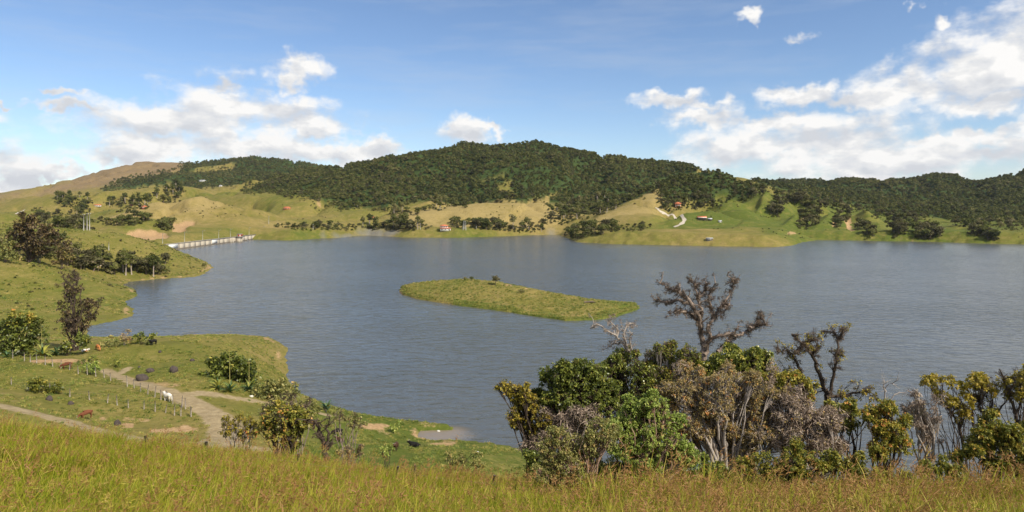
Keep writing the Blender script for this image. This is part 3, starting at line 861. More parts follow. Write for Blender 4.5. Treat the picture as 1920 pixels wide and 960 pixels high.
wm = MB()
wm.add([(-1600, 40, 0), (2600, 40, 0), (2600, 1300, 0), (-1600, 1300, 0)], [(0, 1, 2, 3)])
lake_o = wm.build('lake_water', water_mat())
tag(lake_o, kind='structure')

# ------------------------------------------------------------------ woods and trees
RNG = np.random.RandomState(7)
LIB = bpy.data.collections.new('plant_library')       # leaf clumps the scattered stuff is made of (not part of the place itself)


def quads_cloud(cen, nrm, size, rng, tint, aspect=1.0, fold=0.0):
    """leaf-like quads: centres (n,3), facing nrm (n,3), half sizes (n,)"""
    n = len(cen)
    r = rng.normal(size=(n, 3)); A = np.cross(nrm, r); A /= np.linalg.norm(A, axis=1)[:, None] + 1e-9
    B = np.cross(nrm, A)
    s = size[:, None]
    V = np.stack([cen - A * s, cen - B * s * aspect + nrm * s * fold, cen + A * s, cen + B * s * aspect + nrm * s * fold], 1).reshape(-1, 3)
    F = np.arange(n * 4).reshape(n, 4)
    return V, F, np.repeat(tint, 4)


def rand_dirs(n, rng):
    d = rng.normal(size=(n, 3)); return d / np.linalg.norm(d, axis=1)[:, None]


def crown_arrays(rng, h, w, lobes=7, per=40, leaf=0.6, low=0.25, spread=0.55, tint_w=0.5):
    """a tree crown of leaf clumps: h total height, w width; crown starts at low*h"""
    Vs, Fs, Ts, n = [], [], [], 0
    for k in range(lobes):
        a = rng.uniform(0, 2 * math.pi); rr = spread * w / 2 * math.sqrt(rng.uniform(0.05, 1)) if k else 0
        zc = h * (low + (1 - low) * rng.uniform(0.25, 0.8)) if k else h * (low + (1 - low) * 0.7)
        r = np.array((w * 0.30, w * 0.30, (1 - low) * h * 0.24)) * rng.uniform(0.75, 1.25)
        c = np.array((rr * math.cos(a), rr * math.sin(a), zc))
        d = rand_dirs(per, rng); d[:, 2] = np.abs(d[:, 2]) * 0.9 - 0.25 * (rng.uniform(size=per) < 0.5)
        d /= np.linalg.norm(d, axis=1)[:, None]
        q = c + d * r * (0.6 + 0.5 * rng.uniform(size=(per, 1)))
        nr = d + 0.75 * rand_dirs(per, rng); nr /= np.linalg.norm(nr, axis=1)[:, None]
        tint = np.clip(0.5 + (rng.uniform() - 0.5) * tint_w + rng.normal(0, 0.13, per), 0, 1)
        V, F, T = quads_cloud(q, nr, leaf * rng.uniform(0.6, 1.3, per), rng, tint)
        Vs.append(V); Fs.append(F + n); Ts.append(T); n += len(V)
    return np.concatenate(Vs), np.concatenate(Fs), np.concatenate(Ts)


def gn_scatter(name, pts, rot, scl, idx, sources, label, cat=None):
    """one 'stuff' object: plants of the library set out on points"""
    me = bpy.data.meshes.new(name)
    me.vertices.add(len(pts)); me.vertices.foreach_set('co', np.asarray(pts, np.float32).ravel())
    me.attributes.new('rot', 'FLOAT_VECTOR', 'POINT').data.foreach_set('vector', np.asarray(rot, np.float32).ravel())
    me.attributes.new('scl', 'FLOAT_VECTOR', 'POINT').data.foreach_set('vector', np.asarray(scl, np.float32).ravel())
    me.attributes.new('idx', 'INT', 'POINT').data.foreach_set('value', np.asarray(idx, np.int32))
    o = bpy.data.objects.new(name, me); C.objects.link(o)
    col = bpy.data.collections.new(name + '_kinds')
    for i, s in enumerate(sources):
        so = bpy.data.objects.new('%s_kind_%02d' % (name, i), s); col.objects.link(so)
    ng = bpy.data.node_groups.new(name, 'GeometryNodeTree')
    ng.interface.new_socket('Geometry', in_out='INPUT', socket_type='NodeSocketGeometry')
    ng.interface.new_socket('Geometry', in_out='OUTPUT', socket_type='NodeSocketGeometry')
    gi = ng.nodes.new('NodeGroupInput'); go = ng.nodes.new('NodeGroupOutput')
    ip = ng.nodes.new('GeometryNodeInstanceOnPoints'); ci = ng.nodes.new('GeometryNodeCollectionInfo')
    ci.inputs['Collection'].default_value = col
    ci.inputs['Separate Children'].default_value = True; ci.inputs['Reset Children'].default_value = True

    def na(n, typ):
        a = ng.nodes.new('GeometryNodeInputNamedAttribute'); a.data_type = typ; a.inputs['Name'].default_value = n
        return a.outputs['Attribute']
    ip.inputs['Pick Instance'].default_value = True
    er = ng.nodes.new('FunctionNodeEulerToRotation')
    L = ng.links.new
    L(gi.outputs[0], ip.inputs['Points']); L(ci.outputs[0], ip.inputs['Instance']); L(na('idx', 'INT'), ip.inputs['Instance Index'])
    L(na('rot', 'FLOAT_VECTOR'), er.inputs[0]); L(er.outputs[0], ip.inputs['Rotation']); L(na('scl', 'FLOAT_VECTOR'), ip.inputs['Scale'])
    L(ip.outputs[0], go.inputs[0])
    md = o.modifiers.new('scatter', 'NODES'); md.node_group = ng
    tag(o, label, cat, kind='stuff')
    return o


M_WOOD = leaf_mat('forest_leaves', [(0.0, (0.046, 0.052, 0.018)), (0.35, (0.092, 0.104, 0.028)), (0.6, (0.142, 0.150, 0.042)), (0.85, (0.21, 0.196, 0.064)), (1.0, (0.27, 0.225, 0.12))], trans=0.34, rough=0.7, rnd=0.6, patch=(0.005, 1.1), spec=0.15)
M_WOOD_BROWN = leaf_mat('brown_wood_leaves', [(0.0, (0.045, 0.043, 0.022)), (0.4, (0.095, 0.082, 0.04)), (0.7, (0.12, 0.118, 0.046)), (1.0, (0.19, 0.15, 0.09))], trans=0.3, rough=0.7, rnd=0.5, spec=0.15)
M_BARK = mat('bark', (0.16, 0.12, 0.09), 0.9, 0.35, 6.0, 0.6, spec=0.1)
M_BARK_PALE = mat('pale_bark', (0.34, 0.28, 0.23), 0.9, 0.3, 6.0, 0.6, spec=0.1)

far_crowns = []
for k in range(6):
    rg = np.random.RandomState(100 + k)
    V, F, T = crown_arrays(rg, 9 + 2 * rg.uniform(), 9.5, lobes=6, per=26, leaf=0.95, low=0.12, tint_w=0.4)
    me = new_mesh('far_crown', V, [F], {'tint': T}); me.materials.append(M_WOOD if k < 5 else M_WOOD_BROWN); far_crowns.append(me)

CELL = np.gradient(GX, axis=1) * np.gradient(GY, axis=0)
CELL[:-1, :-1] = np.abs((GX[:-1, 1:] - GX[:-1, :-1]) * (GY[1:, :-1] - GY[:-1, :-1]))


def scatter_cells(mask, per_m2, rng, cap=None):
    """random points in the terrain cells of a mask, evenly per square metre"""
    p = np.where(mask[:-1, :-1], CELL[:-1, :-1], 0).ravel()
    tot = p.sum()
    if tot <= 0: return np.zeros((0, 3))
    n = int(tot * per_m2)
    if cap: n = min(n, cap)
    c = rng.choice(p.size, n, p=p / tot)
    i, j = np.divmod(c, NC - 1); a = rng.uniform(size=n); b = rng.uniform(size=n)

    def bl(G): return (G[i, j] * (1 - b) + G[i, j + 1] * b) * (1 - a) + (G[i + 1, j] * (1 - b) + G[i + 1, j + 1] * b) * a
    return np.stack([bl(GX), bl(GY), bl(GH)], 1)


WOODS = [('mountain', 0.030, 'forest', 'dense dark green forest covering the high central mountain', 1.0),
         ('knoll', 0.038, 'forest', 'dark forest on the rounded knoll above the orange house', 0.85),
         ('range', 0.027, 'forest', 'dark green forest on the long range behind the right shore', 1.0),
         ('ridge', 0.014, 'woodland', 'scattered woodland on the farmed ridge right of the brown hill', 1.1)]
# leave out what no line of sight can reach: the back slopes, apart from the strip just behind the skyline
zmax = np.maximum.accumulate(-(GV), axis=0)
seen = (-GV) > zmax - 9
for key, dens, nm, lab, sc in WOODS:
    rg = np.random.RandomState(len(key) * 13)
    p = scatter_cells(FMASK[key] & seen, dens, rg)
    edge = (blur(FMASK[key].astype(float), 9) > .04) & ~FMASK[key] & seen & (GSD > 25)
    p = np.vstack([p, scatter_cells(edge, dens * .22, rg)])
    n = len(p); p[:, 2] -= 0.8
    s = sc * (0.38 + 0.65 * rg.uniform(size=n) ** 1.5) * (1 + 0.25 * fbm(p[:, 0], p[:, 1], 120, 2, 91))
    gn_scatter(nm, p, np.stack([0 * s, 0 * s, rg.uniform(0, 6.28, n)], 1), np.stack([s, s, s * rg.uniform(0.8, 1.25, n)], 1), rg.randint(0, 6, n), far_crowns, lab)
    print(nm, key, n)

# trees one can tell apart: a handful of kinds, copied
TREE_KINDS = {}


def tree_kind(key, h, w, lobes, per, leaf, low, m, bark=M_BARK, n=4, tint_w=0.5):
    kinds = []
    for k in range(n):
        rg = np.random.RandomState(sum(map(ord, key)) + k * 31)
        V, F, T = crown_arrays(rg, h, w, lobes, per, leaf, low, tint_w=tint_w)
        cm = new_mesh('crown', V, [F], {'tint': T}); cm.materials.append(m)
        tb = MB()
        top = np.array((rg.normal(0, .1 * w), rg.normal(0, .1 * w), h * (low + (1 - low) * .6)))
        tb.tube(smooth_line([(0, 0, -0.6), top * .5 + rg.normal(0, .03 * w, 3), top], 6), np.linspace(0.035 * h, 0.012 * h, 6), 5)
        for _ in range(4):
            a = rg.uniform(0, 6.28); e = top * rg.uniform(.7, 1.0) + np.array((math.cos(a), math.sin(a), .35)) * w * .28
            tb.tube(smooth_line([top * rg.uniform(.35, .6), (top + e) / 2, e], 4), np.linspace(0.016 * h, 0.006 * h, 4), 4)
        tm = tb.mesh('trunk', True); tm.materials.append(bark)
        kinds.append((cm, tm))
    TREE_KINDS[key] = kinds


tree_kind('round', 9, 8.5, 8, 42, 0.62, 0.22, M_WOOD)
tree_kind('tall', 14, 7, 9, 40, 0.62, 0.35, M_WOOD, M_BARK_PALE)
tree_kind('bush', 4.5, 6, 7, 36, 0.5, 0.05, M_WOOD)
tree_kind('brown', 9, 8.5, 8, 42, 0.6, 0.2, M_WOOD_BROWN)


def put_tree(kind, pos, s, name, label, group, rng, cat='tree'):
    cm, tm = TREE_KINDS[kind][rng.randint(len(TREE_KINDS[kind]))]
    e = empty(name, pos, rng.uniform(0, 6.28)); e.scale = (s * rng.uniform(.85, 1.15), s * rng.uniform(.85, 1.15), s)
    tag(e, label, cat, group)
    obj('trunk', tm, None, e); obj('crown', cm, None, e)
    return e


GROVES = []


def ordinal(n):
    return '%d%s' % (n, 'th' if 10 <= n % 100 <= 20 else {1: 'st', 2: 'nd', 3: 'rd'}.get(n % 10, 'th'))


def grove(spec, n, kinds, name, label, group, seed, smin, smax, ymin=300, cat='tree'):
    """n trees spread over photo ellipses / lines [(u,v,ru,rv)]"""
    rg = np.random.RandomState(seed)
    made = []
    area = np.array([a * b for _, _, a, b in spec]); area = area / area.sum()
    for _ in range(n):
        u, v, ru, rv = spec[rg.choice(len(spec), p=area)]
        r = math.sqrt(rg.uniform()); a = rg.uniform(0, 6.28)
        q = hit(u + ru * r * math.cos(a), v + rv * r * math.sin(a), ymin)
        if lake_sd(np.array([q[0]]), np.array([q[1]]))[0] < 2.0: continue
        q[2] -= 0.2
        kd = kinds[rg.randint(len(kinds))]
        made.append((q[0] / q[1], kd, put_tree(kd, q, 1.4 * rg.uniform(smin, smax), name, label, group, rg, cat)))
    GROVES.append((spec, ymin))
    made.sort(key=lambda r: r[0])
    place = label.split(' in ', 1)[1] if ' in ' in label else label.split(' ', 3)[3]
    for k, (_, kd, e) in enumerate(made):
        e['label'] = '%s, %s from the left in %s' % ({'round': 'rounded dark tree', 'tall': 'tall slim tree', 'bush': 'low bushy tree', 'brown': 'brownish rounded tree'}[kd], ordinal(k + 1), place)


grove([(140, 378, 34, 12), (150, 395, 20, 12), (115, 372, 10, 6)], 24, ['round', 'round', 'tall'], 'pasture_tree', 'dark tree in the wood left of the white farmhouse', 'trees of the wood left of the farmhouse', 201, .75, 1.25, 600)
grove([(240, 388, 38, 12), (300, 372, 40, 10), (325, 360, 22, 8), (225, 378, 14, 8)], 40, ['round', 'tall', 'round', 'bush'], 'pasture_tree', 'dark tree in the wood right of the white farmhouse', 'trees of the wood right of the farmhouse', 202, .75, 1.3, 600)
grove([(100, 412, 45, 14), (75, 395, 14, 6), (130, 425, 26, 8), (165, 436, 8, 3)], 24, ['round', 'bush', 'brown'], 'hillside_tree', 'dark tree in the scattered wood on the left', 'trees of the scattered wood on the left', 203, .6, 1.1, 560)
grove([(195, 415, 18, 5), (255, 413, 30, 3), (230, 420, 36, 4), (270, 405, 16, 3)], 22, ['bush', 'round'], 'hedge_tree', 'dark tree in the hollow by the tan hill', 'trees in the hollow by the tan hill', 204, .6, 1.0, 640)
grove([(308, 424, 18, 9), (318, 415, 10, 4)], 14, ['bush', 'bush', 'round'], 'cutting_bush', 'green bush in the gap between two orange cuttings', 'bushes between the earth cuttings', 205, .6, 1.0, 640, 'bush')
grove([(540, 424, 26, 3), (580, 428, 40, 4), (640, 429, 30, 4)], 22, ['bush', 'round', 'brown'], 'shore_tree', 'dark tree in the strip between dam and grey stones', 'trees between dam and stone slope', 206, .5, .95, 800)
grove([(705, 428, 42, 4), (770, 425, 36, 7), (745, 427, 30, 6)], 38, ['round', 'round', 'brown', 'tall'], 'shore_tree', 'dark tree in the row left of the red-roofed house', 'trees left of the red-roofed house', 207, .6, 1.15, 800)
grove([(880, 424, 34, 6), (915, 425, 30, 7), (945, 428, 16, 6), (860, 420, 10, 4)], 34, ['round', 'brown', 'round'], 'shore_tree', 'dark tree in the row right of the red-roofed house', 'trees right of the red-roofed house', 208, .6, 1.15, 800)
grove([(760, 400, 32, 5), (810, 392, 26, 4), (855, 383, 18, 5), (652, 388, 26, 6), (830, 380, 14, 5)], 34, ['round', 'bush', 'tall'], 'valley_tree', 'dark tree in the valley behind the central hill', 'trees in the valley behind the central hill', 209, .7, 1.2, 950)
grove([(1085, 437, 26, 9), (1120, 432, 30, 8), (1170, 428, 40, 7), (1205, 425, 16, 4), (1075, 445, 14, 5)], 46, ['round', 'brown', 'round', 'bush'], 'grove_tree', 'dark tree in the grove by the right grass hill', 'trees of the lakeside grove', 210, .6, 1.15, 750)
grove([(1050, 405, 26, 16), (1090, 395, 40, 16), (1120, 385, 40, 16), (1000, 430, 24, 6), (970, 432, 16, 5)], 44, ['round', 'brown', 'tall'], 'slope_tree', 'dark tree in the gully left of the grass hill', 'trees of the wooded gully', 211, .7, 1.2, 900)
grove([(1255, 380, 22, 8), (1300, 375, 28, 9), (1330, 386, 22, 6), (1248, 390, 14, 3), (1290, 388, 26, 4)], 34, ['bush', 'round', 'brown'], 'garden_tree', 'tree in the garden round the orange house', 'garden trees round the orange house', 212, .55, 1.0, 850)
grove([(1420, 362, 22, 6), (1470, 375, 22, 10), (1455, 395, 12, 12), (1500, 378, 20, 8), (1520, 410, 18, 14), (1505, 425, 12, 7)], 66, ['brown', 'round', 'brown'], 'gully_tree', 'brownish tree in the first gully of the right shore', 'trees of the first gully on the right shore', 213, .7, 1.2, 800)
grove([(1545, 385, 36, 6), (1600, 392, 36, 6), (1580, 408, 16, 9), (1615, 425, 14, 8), (1630, 438, 12, 8), (1570, 420, 8, 8)], 62, ['brown', 'round', 'brown'], 'gully_tree', 'brownish tree in the second gully of the right shore', 'trees of the second gully on the right shore', 214, .7, 1.15, 800)
grove([(1660, 405, 30, 6), (1700, 415, 40, 9), (1690, 430, 12, 12), (1740, 438, 26, 12), (1730, 450, 14, 4), (1680, 440, 8, 8)], 66, ['brown', 'round', 'brown'], 'gully_tree', 'brownish tree in the third gully of the right shore', 'trees of the third gully on the right shore', 215, .7, 1.15, 780)
grove([(1835, 435, 20, 8), (1860, 446, 12, 6), (1900, 425, 30, 8), (1830, 422, 40, 5)], 40, ['brown', 'round'], 'gully_tree', 'brownish tree in the last gully of the right shore', 'trees of the last gully on the right shore', 216, .6, 1.1, 780)

# low scrub between the trees of the groves and scattered over the far pastures
bush_crowns = []
for k in range(4):
    rg = np.random.RandomState(300 + k)
    V, F, T = crown_arrays(rg, 3.2, 4.2, lobes=5, per=22, leaf=0.5, low=0.0, tint_w=0.5)
    me = new_mesh('far_bush', V, [F], {'tint': T}); me.materials.append(M_WOOD if k < 2 else M_WOOD_BROWN); bush_crowns.append(me)
rg = np.random.RandomState(55); pts = []
for spec, ymin in GROVES:
    for (u, v, ru, rv) in spec:
        for _ in range(int(6 + ru * rv / 6)):
            r = math.sqrt(rg.uniform()) * 1.1; a = rg.uniform(0, 6.28)
            q = hit(u + ru * r * math.cos(a), v + rv * r * math.sin(a), ymin)
            if lake_sd(np.array([q[0]]), np.array([q[1]]))[0] > 1.5: pts.append(q)
m = (GY > 640) & (GY < 1700) & (GSD > 4) & (forest < .5) & (rock < .5) & (fbm(GX, GY, 90, 3, 131) > 0.22) & (GU > -300) & (GU < 2200) & seen
extra = scatter_cells(m, 0.0035, rg, 2600)
head = scatter_cells((GY > 236) & (GY < 640) & (GSD > 2) & (GU > -250) & (GU < 460) & (fbm(GX, GY, 30, 3, 133) > -.12), .03, rg, 2600)
pts = np.vstack([np.array(pts), extra, head]); n = len(pts)
s = rg.uniform(0.5, 1.25, n); s[n - len(extra) - len(head):] *= 0.5; s[n - len(head):] *= rg.uniform(.25, .75, len(head))
pts[:, 2] -= 0.2
gn_scatter('scrub', pts, np.stack([0 * s, 0 * s, rg.uniform(0, 6.28, n)], 1), np.stack([s, s, s], 1), rg.randint(0, 4, n), bush_crowns, 'low scrub between the trees and over the far pastures')
print('scrub', n)

# ------------------------------------------------------------------ dam, houses, poles, fences, road
def stained_mat(name, base, stain, vert=0.35, scale=0.5):
    """concrete with dark runs down from the top edge"""
    m = bpy.data.materials.new(name); m.use_nodes = True
    t = NT(m.node_tree); b = t.n['Principled BSDF']
    g = t.node('ShaderNodeNewGeometry'); pos = g.outputs['Position']
    st = t.vmath('MULTIPLY', pos, (1, 1, 0.12))
    n = t.noise(st, scale, 5, 0.65); n2 = t.noise(pos, 0.25, 4, 0.6)
    f = t.math('ADD', t.math('MULTIPLY', n, 1.3), t.math('MULTIPLY', n2, 0.4))
    t.link(t.ramp(f, [(0.42, stain), (0.66, base), (1.0, tuple(min(1, c * 1.12) for c in base))]), b.inputs['Base Color'])
    b.inputs['Roughness'].default_value = 0.9
    MATS[name] = m
    return m


M_CONC = stained_mat('weathered_concrete', (0.40, 0.35, 0.275), (0.14, 0.115, 0.085))
M_CONC2 = mat('grey_concrete', (0.30, 0.275, 0.235), 0.9, 0.2, 0.8, 0.3)
M_WET = mat('wet_concrete', (0.13, 0.105, 0.08), 0.8, 0.3, 0.6)
M_PAINT = mat('faded_white_paint', (0.82, 0.82, 0.80), 0.7, 0.12, 0.9, dark=(0.42, 0.42, 0.42))
M_RED = mat('red_paint', (0.42, 0.10, 0.05), 0.6, 0.2, 2.0)
M_STEEL = mat('galvanised_steel', (0.42, 0.42, 0.41), 0.5, 0.15, 2.0, metal=0.3)
M_POLE = mat('concrete_pole', (0.36, 0.34, 0.30), 0.85, 0.15, 1.5)
M_WHITE = mat('whitewash', (0.78, 0.74, 0.68), 0.85, 0.1, 0.6)
M_ORANGE = mat('orange_render', (0.62, 0.24, 0.11), 0.85, 0.12, 0.6)
M_BRICK = mat('red_brick_wall', (0.40, 0.15, 0.09), 0.9, 0.2, 1.5)
M_TILE = mat('clay_roof_tiles', (0.52, 0.17, 0.08), 0.8, 0.25, 1.2, 0.4)
M_GLASS = mat('window_glass', (0.03, 0.035, 0.04), 0.1, 0.2, 0.4, spec=0.6)
M_DOOR = mat('wooden_door', (0.13, 0.07, 0.035), 0.7, 0.3, 3.0)
M_TIN = mat('tin_roof', (0.62, 0.62, 0.60), 0.4, 0.2, 1.0, metal=0.4)
M_DARKWOOD = mat('dark_timber', (0.075, 0.06, 0.05), 0.9, 0.3, 3.0)
M_POST = mat('weathered_fence_wood', (0.33, 0.28, 0.23), 0.9, 0.35, 5.0, 0.5)
M_POST_DARK = mat('dark_fence_wood', (0.13, 0.10, 0.08), 0.9, 0.35, 5.0, 0.5)
M_WIRE = mat('rusty_wire', (0.2, 0.16, 0.13), 0.6, 0.2, 3.0, metal=0.5)

# ---- the dam wall with its panels, coping, gatehouse
dam = empty('dam', (-351, 660, 0))
tag(dam, 'long pale concrete dam wall with dark water stains crossing the left arm of the lake', 'dam')


def dam_x(y): return np.interp(y, [640, 800, 955], [-352.5, -351.3, -349.0])


def dbox(name, y0, y1, x0, x1, z0, z1, m, parent=None):
    mb = MB(); xa, xb = dam_x(y0), dam_x(y1)
    V = [(xx + o, y, z) for z in (z0, z1) for (xx, y) in ((xa, y0), (xb, y1)) for o in (x0, x1)]
    V = np.array(V) - np.array((-351, 660, 0))
    mb.add(V, [(0, 2, 3, 1), (4, 5, 7, 6), (0, 1, 5, 4), (2, 6, 7, 3), (0, 4, 6, 2), (1, 3, 7, 5)])
    return mb.build(name, m, parent or dam)


y = 646.0
while y < 950:
    y1 = min(y + 12.0, 952)
    dbox('wall_panel', y + 0.15, y1 - 0.15, -1.6, 0, -4, 5.9, M_CONC)
    dbox('joint_rib', y1 - 0.15, y1 + 0.15, -1.5, 0.05, -4, 5.9, M_CONC)
    y = y1
dbox('coping', 644, 953, -2.0, 0.2, 5.9, 6.4, M_CONC2)
dbox('foot_ledge', 644, 953, 0.02, 1.3, -3, 0.75, M_WET)
dbox('crest_road', 644, 953, -8.0, -2.0, 4.0, 5.7, M_CONC2)
for (a, b_) in ((684, 702), (781, 795)):
    dbox('painted_sign', a, b_, 0.02, 0.12, 0.9, 5.7, M_PAINT)
# gatehouse on two piers in front of the wall
gy = 851.0
for o in (0.0, 6.0):
    dbox('pier', gy - 5 + o, gy - 3.4 + o, 0.4, 5.6, -5, 5.4, M_CONC)
dbox('platform', gy - 6, gy + 4, 0.46, 6.6, 5.4, 6.1, M_CONC2)
cab = dbox('gatehouse', gy - 4.4, gy + 1.6, 1.4, 5.4, 6.1, 9.3, M_WHITE)
dbox('shutter', gy - 3.6, gy + 0.8, 5.4, 5.5, 6.4, 8.9, M_RED, cab)
dbox('shutter', gy - 4.5, gy - 4.4, 2.2, 4.8, 6.4, 8.9, M_RED, cab)
dbox('roof', gy - 5, gy + 2.2, 0.9, 6.0, 9.3, 9.7, M_CONC2, cab)
dbox('valve_box', gy + 12, gy + 16, -1.4, 0.6, 6.5, 8.2, M_RED)
mb = MB(); mb.tube(np.array([(6, gy + 1, 6.0), (16, gy - 2, 0.2)]) + np.array((dam_x(gy) + 351, -660, 0)), 0.25, 5)
mb.build('gangway', M_STEEL, dam)
for k, o in enumerate((-24, -18)):
    dbox('buttress', gy + o, gy + o + 2.2, 0.02, 2.6, -4, 5.6, M_CONC)


# ---- poles
def lamp_post(x, y, h, label):
    z = ground(x, y) if not (-362 < x < -346) else 5.65
    e = empty('lamp_post', (x, y, z)); tag(e, label, 'lamp post', 'lamp posts along the dam')
    mb = MB(); mb.tube([(0, 0, -0.5), (0, 0, h * .5), (0, 0, h)], [.26, .21, .15], 6); mb.build('pole', M_POLE, e)
    mb = MB(); mb.tube([(0, 0, h * .86), (.7, 0, h * .93), (1.9, 0, h * .95)], [.09, .08, .07], 5); mb.build('arm', M_STEEL, e)
    mb = MB(); mb.box((2.2, 0, h * .945), (.95, .4, .25)); mb.build('lamp', M_STEEL, e)
    return e


for k, u in enumerate((305, 346, 380, 410, 432, 467, 494)):
    Y = 356.5 * FPX / (960 - u)
    lamp_post(-356.5, Y, 12.0 if k < 3 else 11.0, ['nearest lamp post on the dam, beside the grassy headland', 'second lamp post from the headland on the dam', 'third lamp post from the headland on the dam', 'fourth lamp post on the dam, left of the gatehouse',
              'lamp post on the dam just left of the red gatehouse', 'lamp post on the dam just right of the red gatehouse', 'last lamp post at the far end of the dam'][k])


def pole(u, v, hpx, name, label, group=None, arms=1, cat='utility pole', r=.2, ymin=200):
    q = hit(u, v, ymin); h = hpx * q[1] / FPX
    e = empty(name, q); tag(e, label, cat, group)
    mb = MB(); mb.tube([(0, 0, -.6), (0, 0, h / 2), (0, 0, h)], [r * 1.3, r * 1.1, r * .8], 7); mb.build('pole', M_POLE, e)
    for k in range(arms):
        mb = MB(); mb.box((0, 0, h * (.96 - .12 * k)), (2.0, .16, .16)); c = mb.build('crossarm', M_STEEL, e)
        for s in (-.8, 0.35, .8):
            mb = MB(); mb.tube([(s, 0, h * (.96 - .12 * k) + .08), (s, 0, h * (.96 - .12 * k) + .38)], [.09, .06], 5); mb.build('insulator', M_WHITE, c)
    return e


pole(157, 432, 31, 'utility_pole', 'leftmost of three tall grey poles on the headland top', 'three poles on the headland', r=.24)
pole(163.3, 432, 32, 'utility_pole', 'middle one of three tall grey poles on the headland top', 'three poles on the headland', r=.24)
pole(168, 432, 33, 'utility_pole', 'rightmost of three tall grey poles on the headland top', 'three poles on the headland', r=.24)
pole(504, 420, 15, 'utility_pole', 'grey pole on the slope above the far end of the dam', r=.3, ymin=700)
pole(587, 430, 10, 'utility_pole', 'thin pole among trees right of the dam', r=.25, ymin=700)
pole(788, 430, 11, 'utility_pole', 'pale pole left of the red-roofed house', r=.3, ymin=700)
pole(893, 429, 10, 'utility_pole', 'pale pole right of the grey tower by the far shore', r=.3, ymin=700)
pole(204, 470, 16, 'snag', 'pale broken stump on the headland slope', arms=0, cat='stump', r=.22)
# lattice tower
q = hit(871, 431, 700); tw = empty('lattice_tower', q); tag(tw, 'grey lattice tower right of the red-roofed house', 'tower')
for sx in (-2, 2):
    for sy in (-1.5, 1.5):
        mb = MB(); mb.tube([(sx, sy, -.5), (sx * .85, sy * .85, 13)], [.28, .22], 5); mb.build('leg', M_STEEL, tw)
for k in range(6):
    z = 1 + 2 * k
    for sy in (-1.4, 1.4):
        mb = MB(); mb.tube([(-1.9, sy, z), (1.9, sy, z + 2)], .12, 4); mb.tube([(1.9, sy, z), (-1.9, sy, z + 2)], .12, 4); mb.build('brace', M_STEEL, tw)
mb = MB(); mb.box((0, 0, 13.1), (4.2, 3.4, .3)); mb.build('platform', M_STEEL, tw)


# ---- houses
def hip_roof(mb, w, d, z, h, over=0.6, gable=False):
    a, b_ = w / 2 + over, d / 2 + over; r = a if gable else max(a - b_, 0.15 * a)
    t_ = .25
    V = [(-a, -b_, z), (a, -b_, z), (a, b_, z), (-a, b_, z), (-r, 0, z + h), (r, 0, z + h)]
    V += [(x, y_, zz - t_) for x, y_, zz in V[:4]]
    mb.add(V, [(0, 1, 5, 4), (2, 3, 4, 5), (0, 6, 7, 1), (1, 7, 8, 2), (2, 8, 9, 3), (3, 9, 6, 0), (6, 9, 8, 7)], [(1, 2, 5), (3, 0, 4)])


def window(parent, x, y, z, w, h, frame_m=None):
    mb = MB(); mb.box((x, y, z), (w, .14, h)); p_ = mb.build('window', M_GLASS, parent)
    mb = MB(); t_ = .16
    for (cx, cz, sx, sz) in ((0, h / 2, w + 2 * t_, t_), (0, -h / 2, w + 2 * t_, t_), (-w / 2, 0, t_, h), (w / 2, 0, t_, h), (0, 0, t_ * .6, h)):
        mb.box((x + cx, y - .05, z + cz), (sx, .16, sz))
    mb.build('frame', frame_m or M_WHITE, p_)


def house(name, label, u, v, w, d, h, rh, wall_m, roof_m, rz=0.0, wins=3, gable=False, door=True, ymin=500, roof_over=.6, group=None, cat='house', base=1.0):
    q = hit(u, v, ymin)
    e = empty(name, q, rz); tag(e, label, cat, group)
    mb = MB(); mb.box((0, 0, h / 2 - base / 2), (w, d, h + base)); wl = mb.build('wall', wall_m, e)
    if gable:
        for s in (-1, 1):
            mb = MB(); mb.add([(s * (w / 2 - .01), -d / 2, h), (s * (w / 2 - .01), d / 2, h), (s * (w / 2 - .01), 0, h + rh * .92)], [(0, 1, 2)]); mb.build('gable', wall_m, e)
    mb = MB(); hip_roof(mb, w, d, h, rh, roof_over, gable); mb.build('roof', roof_m, e)
    for k in range(wins):
        window(wl, (k - (wins - 1) / 2) * w / max(wins, 1), -d / 2 - .03, h * .55, w / max(wins, 1) * .4, h * .36)
    if door:
        mb = MB(); mb.box((w * .42 - w / 2 * .1, -d / 2 - .03, 1.0), (1.0, .12, 2.0)); dr = mb.build('door', M_DOOR, e)
        mb = MB(); mb.box((w * .42 - w / 2 * .1 - .35, -d / 2 - .12, 1.0), (.08, .08, .2)); mb.build('handle', M_STEEL, dr)
    return e


big = house('villa', 'white two-storey house with red tiled roofs on the far shore', 835, 432, 15, 9, 3.4, 1.6, M_WHITE, M_TILE, 0.15, 3, ymin=700, roof_over=1.0)
mb = MB(); mb.box((-1.8, .6, 5.1), (11, 7, 3.4)); up = mb.build('upper_floor', M_WHITE, big)
mb = MB(); hip_roof(mb, 11, 7, 6.85, 1.9, 1.0); o = mb.build('upper_roof', M_TILE, big); o.location = (-1.8, .6, 0)
for k in (-1, 0, 1): window(up, -1.8 + 3.2 * k, -2.93, 5.4, 1.6, 1.5)
for k in range(4):
    mb = MB(); mb.box((-1 + 2.6 * k, -5.3, 1.2), (.3, .3, 3.0)); mb.build('porch_post', M_WHITE, big)
og = house('hill_house', 'orange two-storey house with a tiled hip roof in a garden on the slope', 1271, 389, 9, 8, 6.4, 2.6, M_ORANGE, M_TILE, -0.2, 2, ymin=800, roof_over=1.5)
mb = MB(); mb.box((0, -4.9, 3.1), (8, 1.6, .25)); bl = mb.build('balcony', M_WHITE, og)
for k in range(5):
    mb = MB(); mb.box((-3.8 + 1.9 * k, -5.6, 3.7), (.12, .12, 1.0)); mb.build('baluster', M_WHITE, bl)
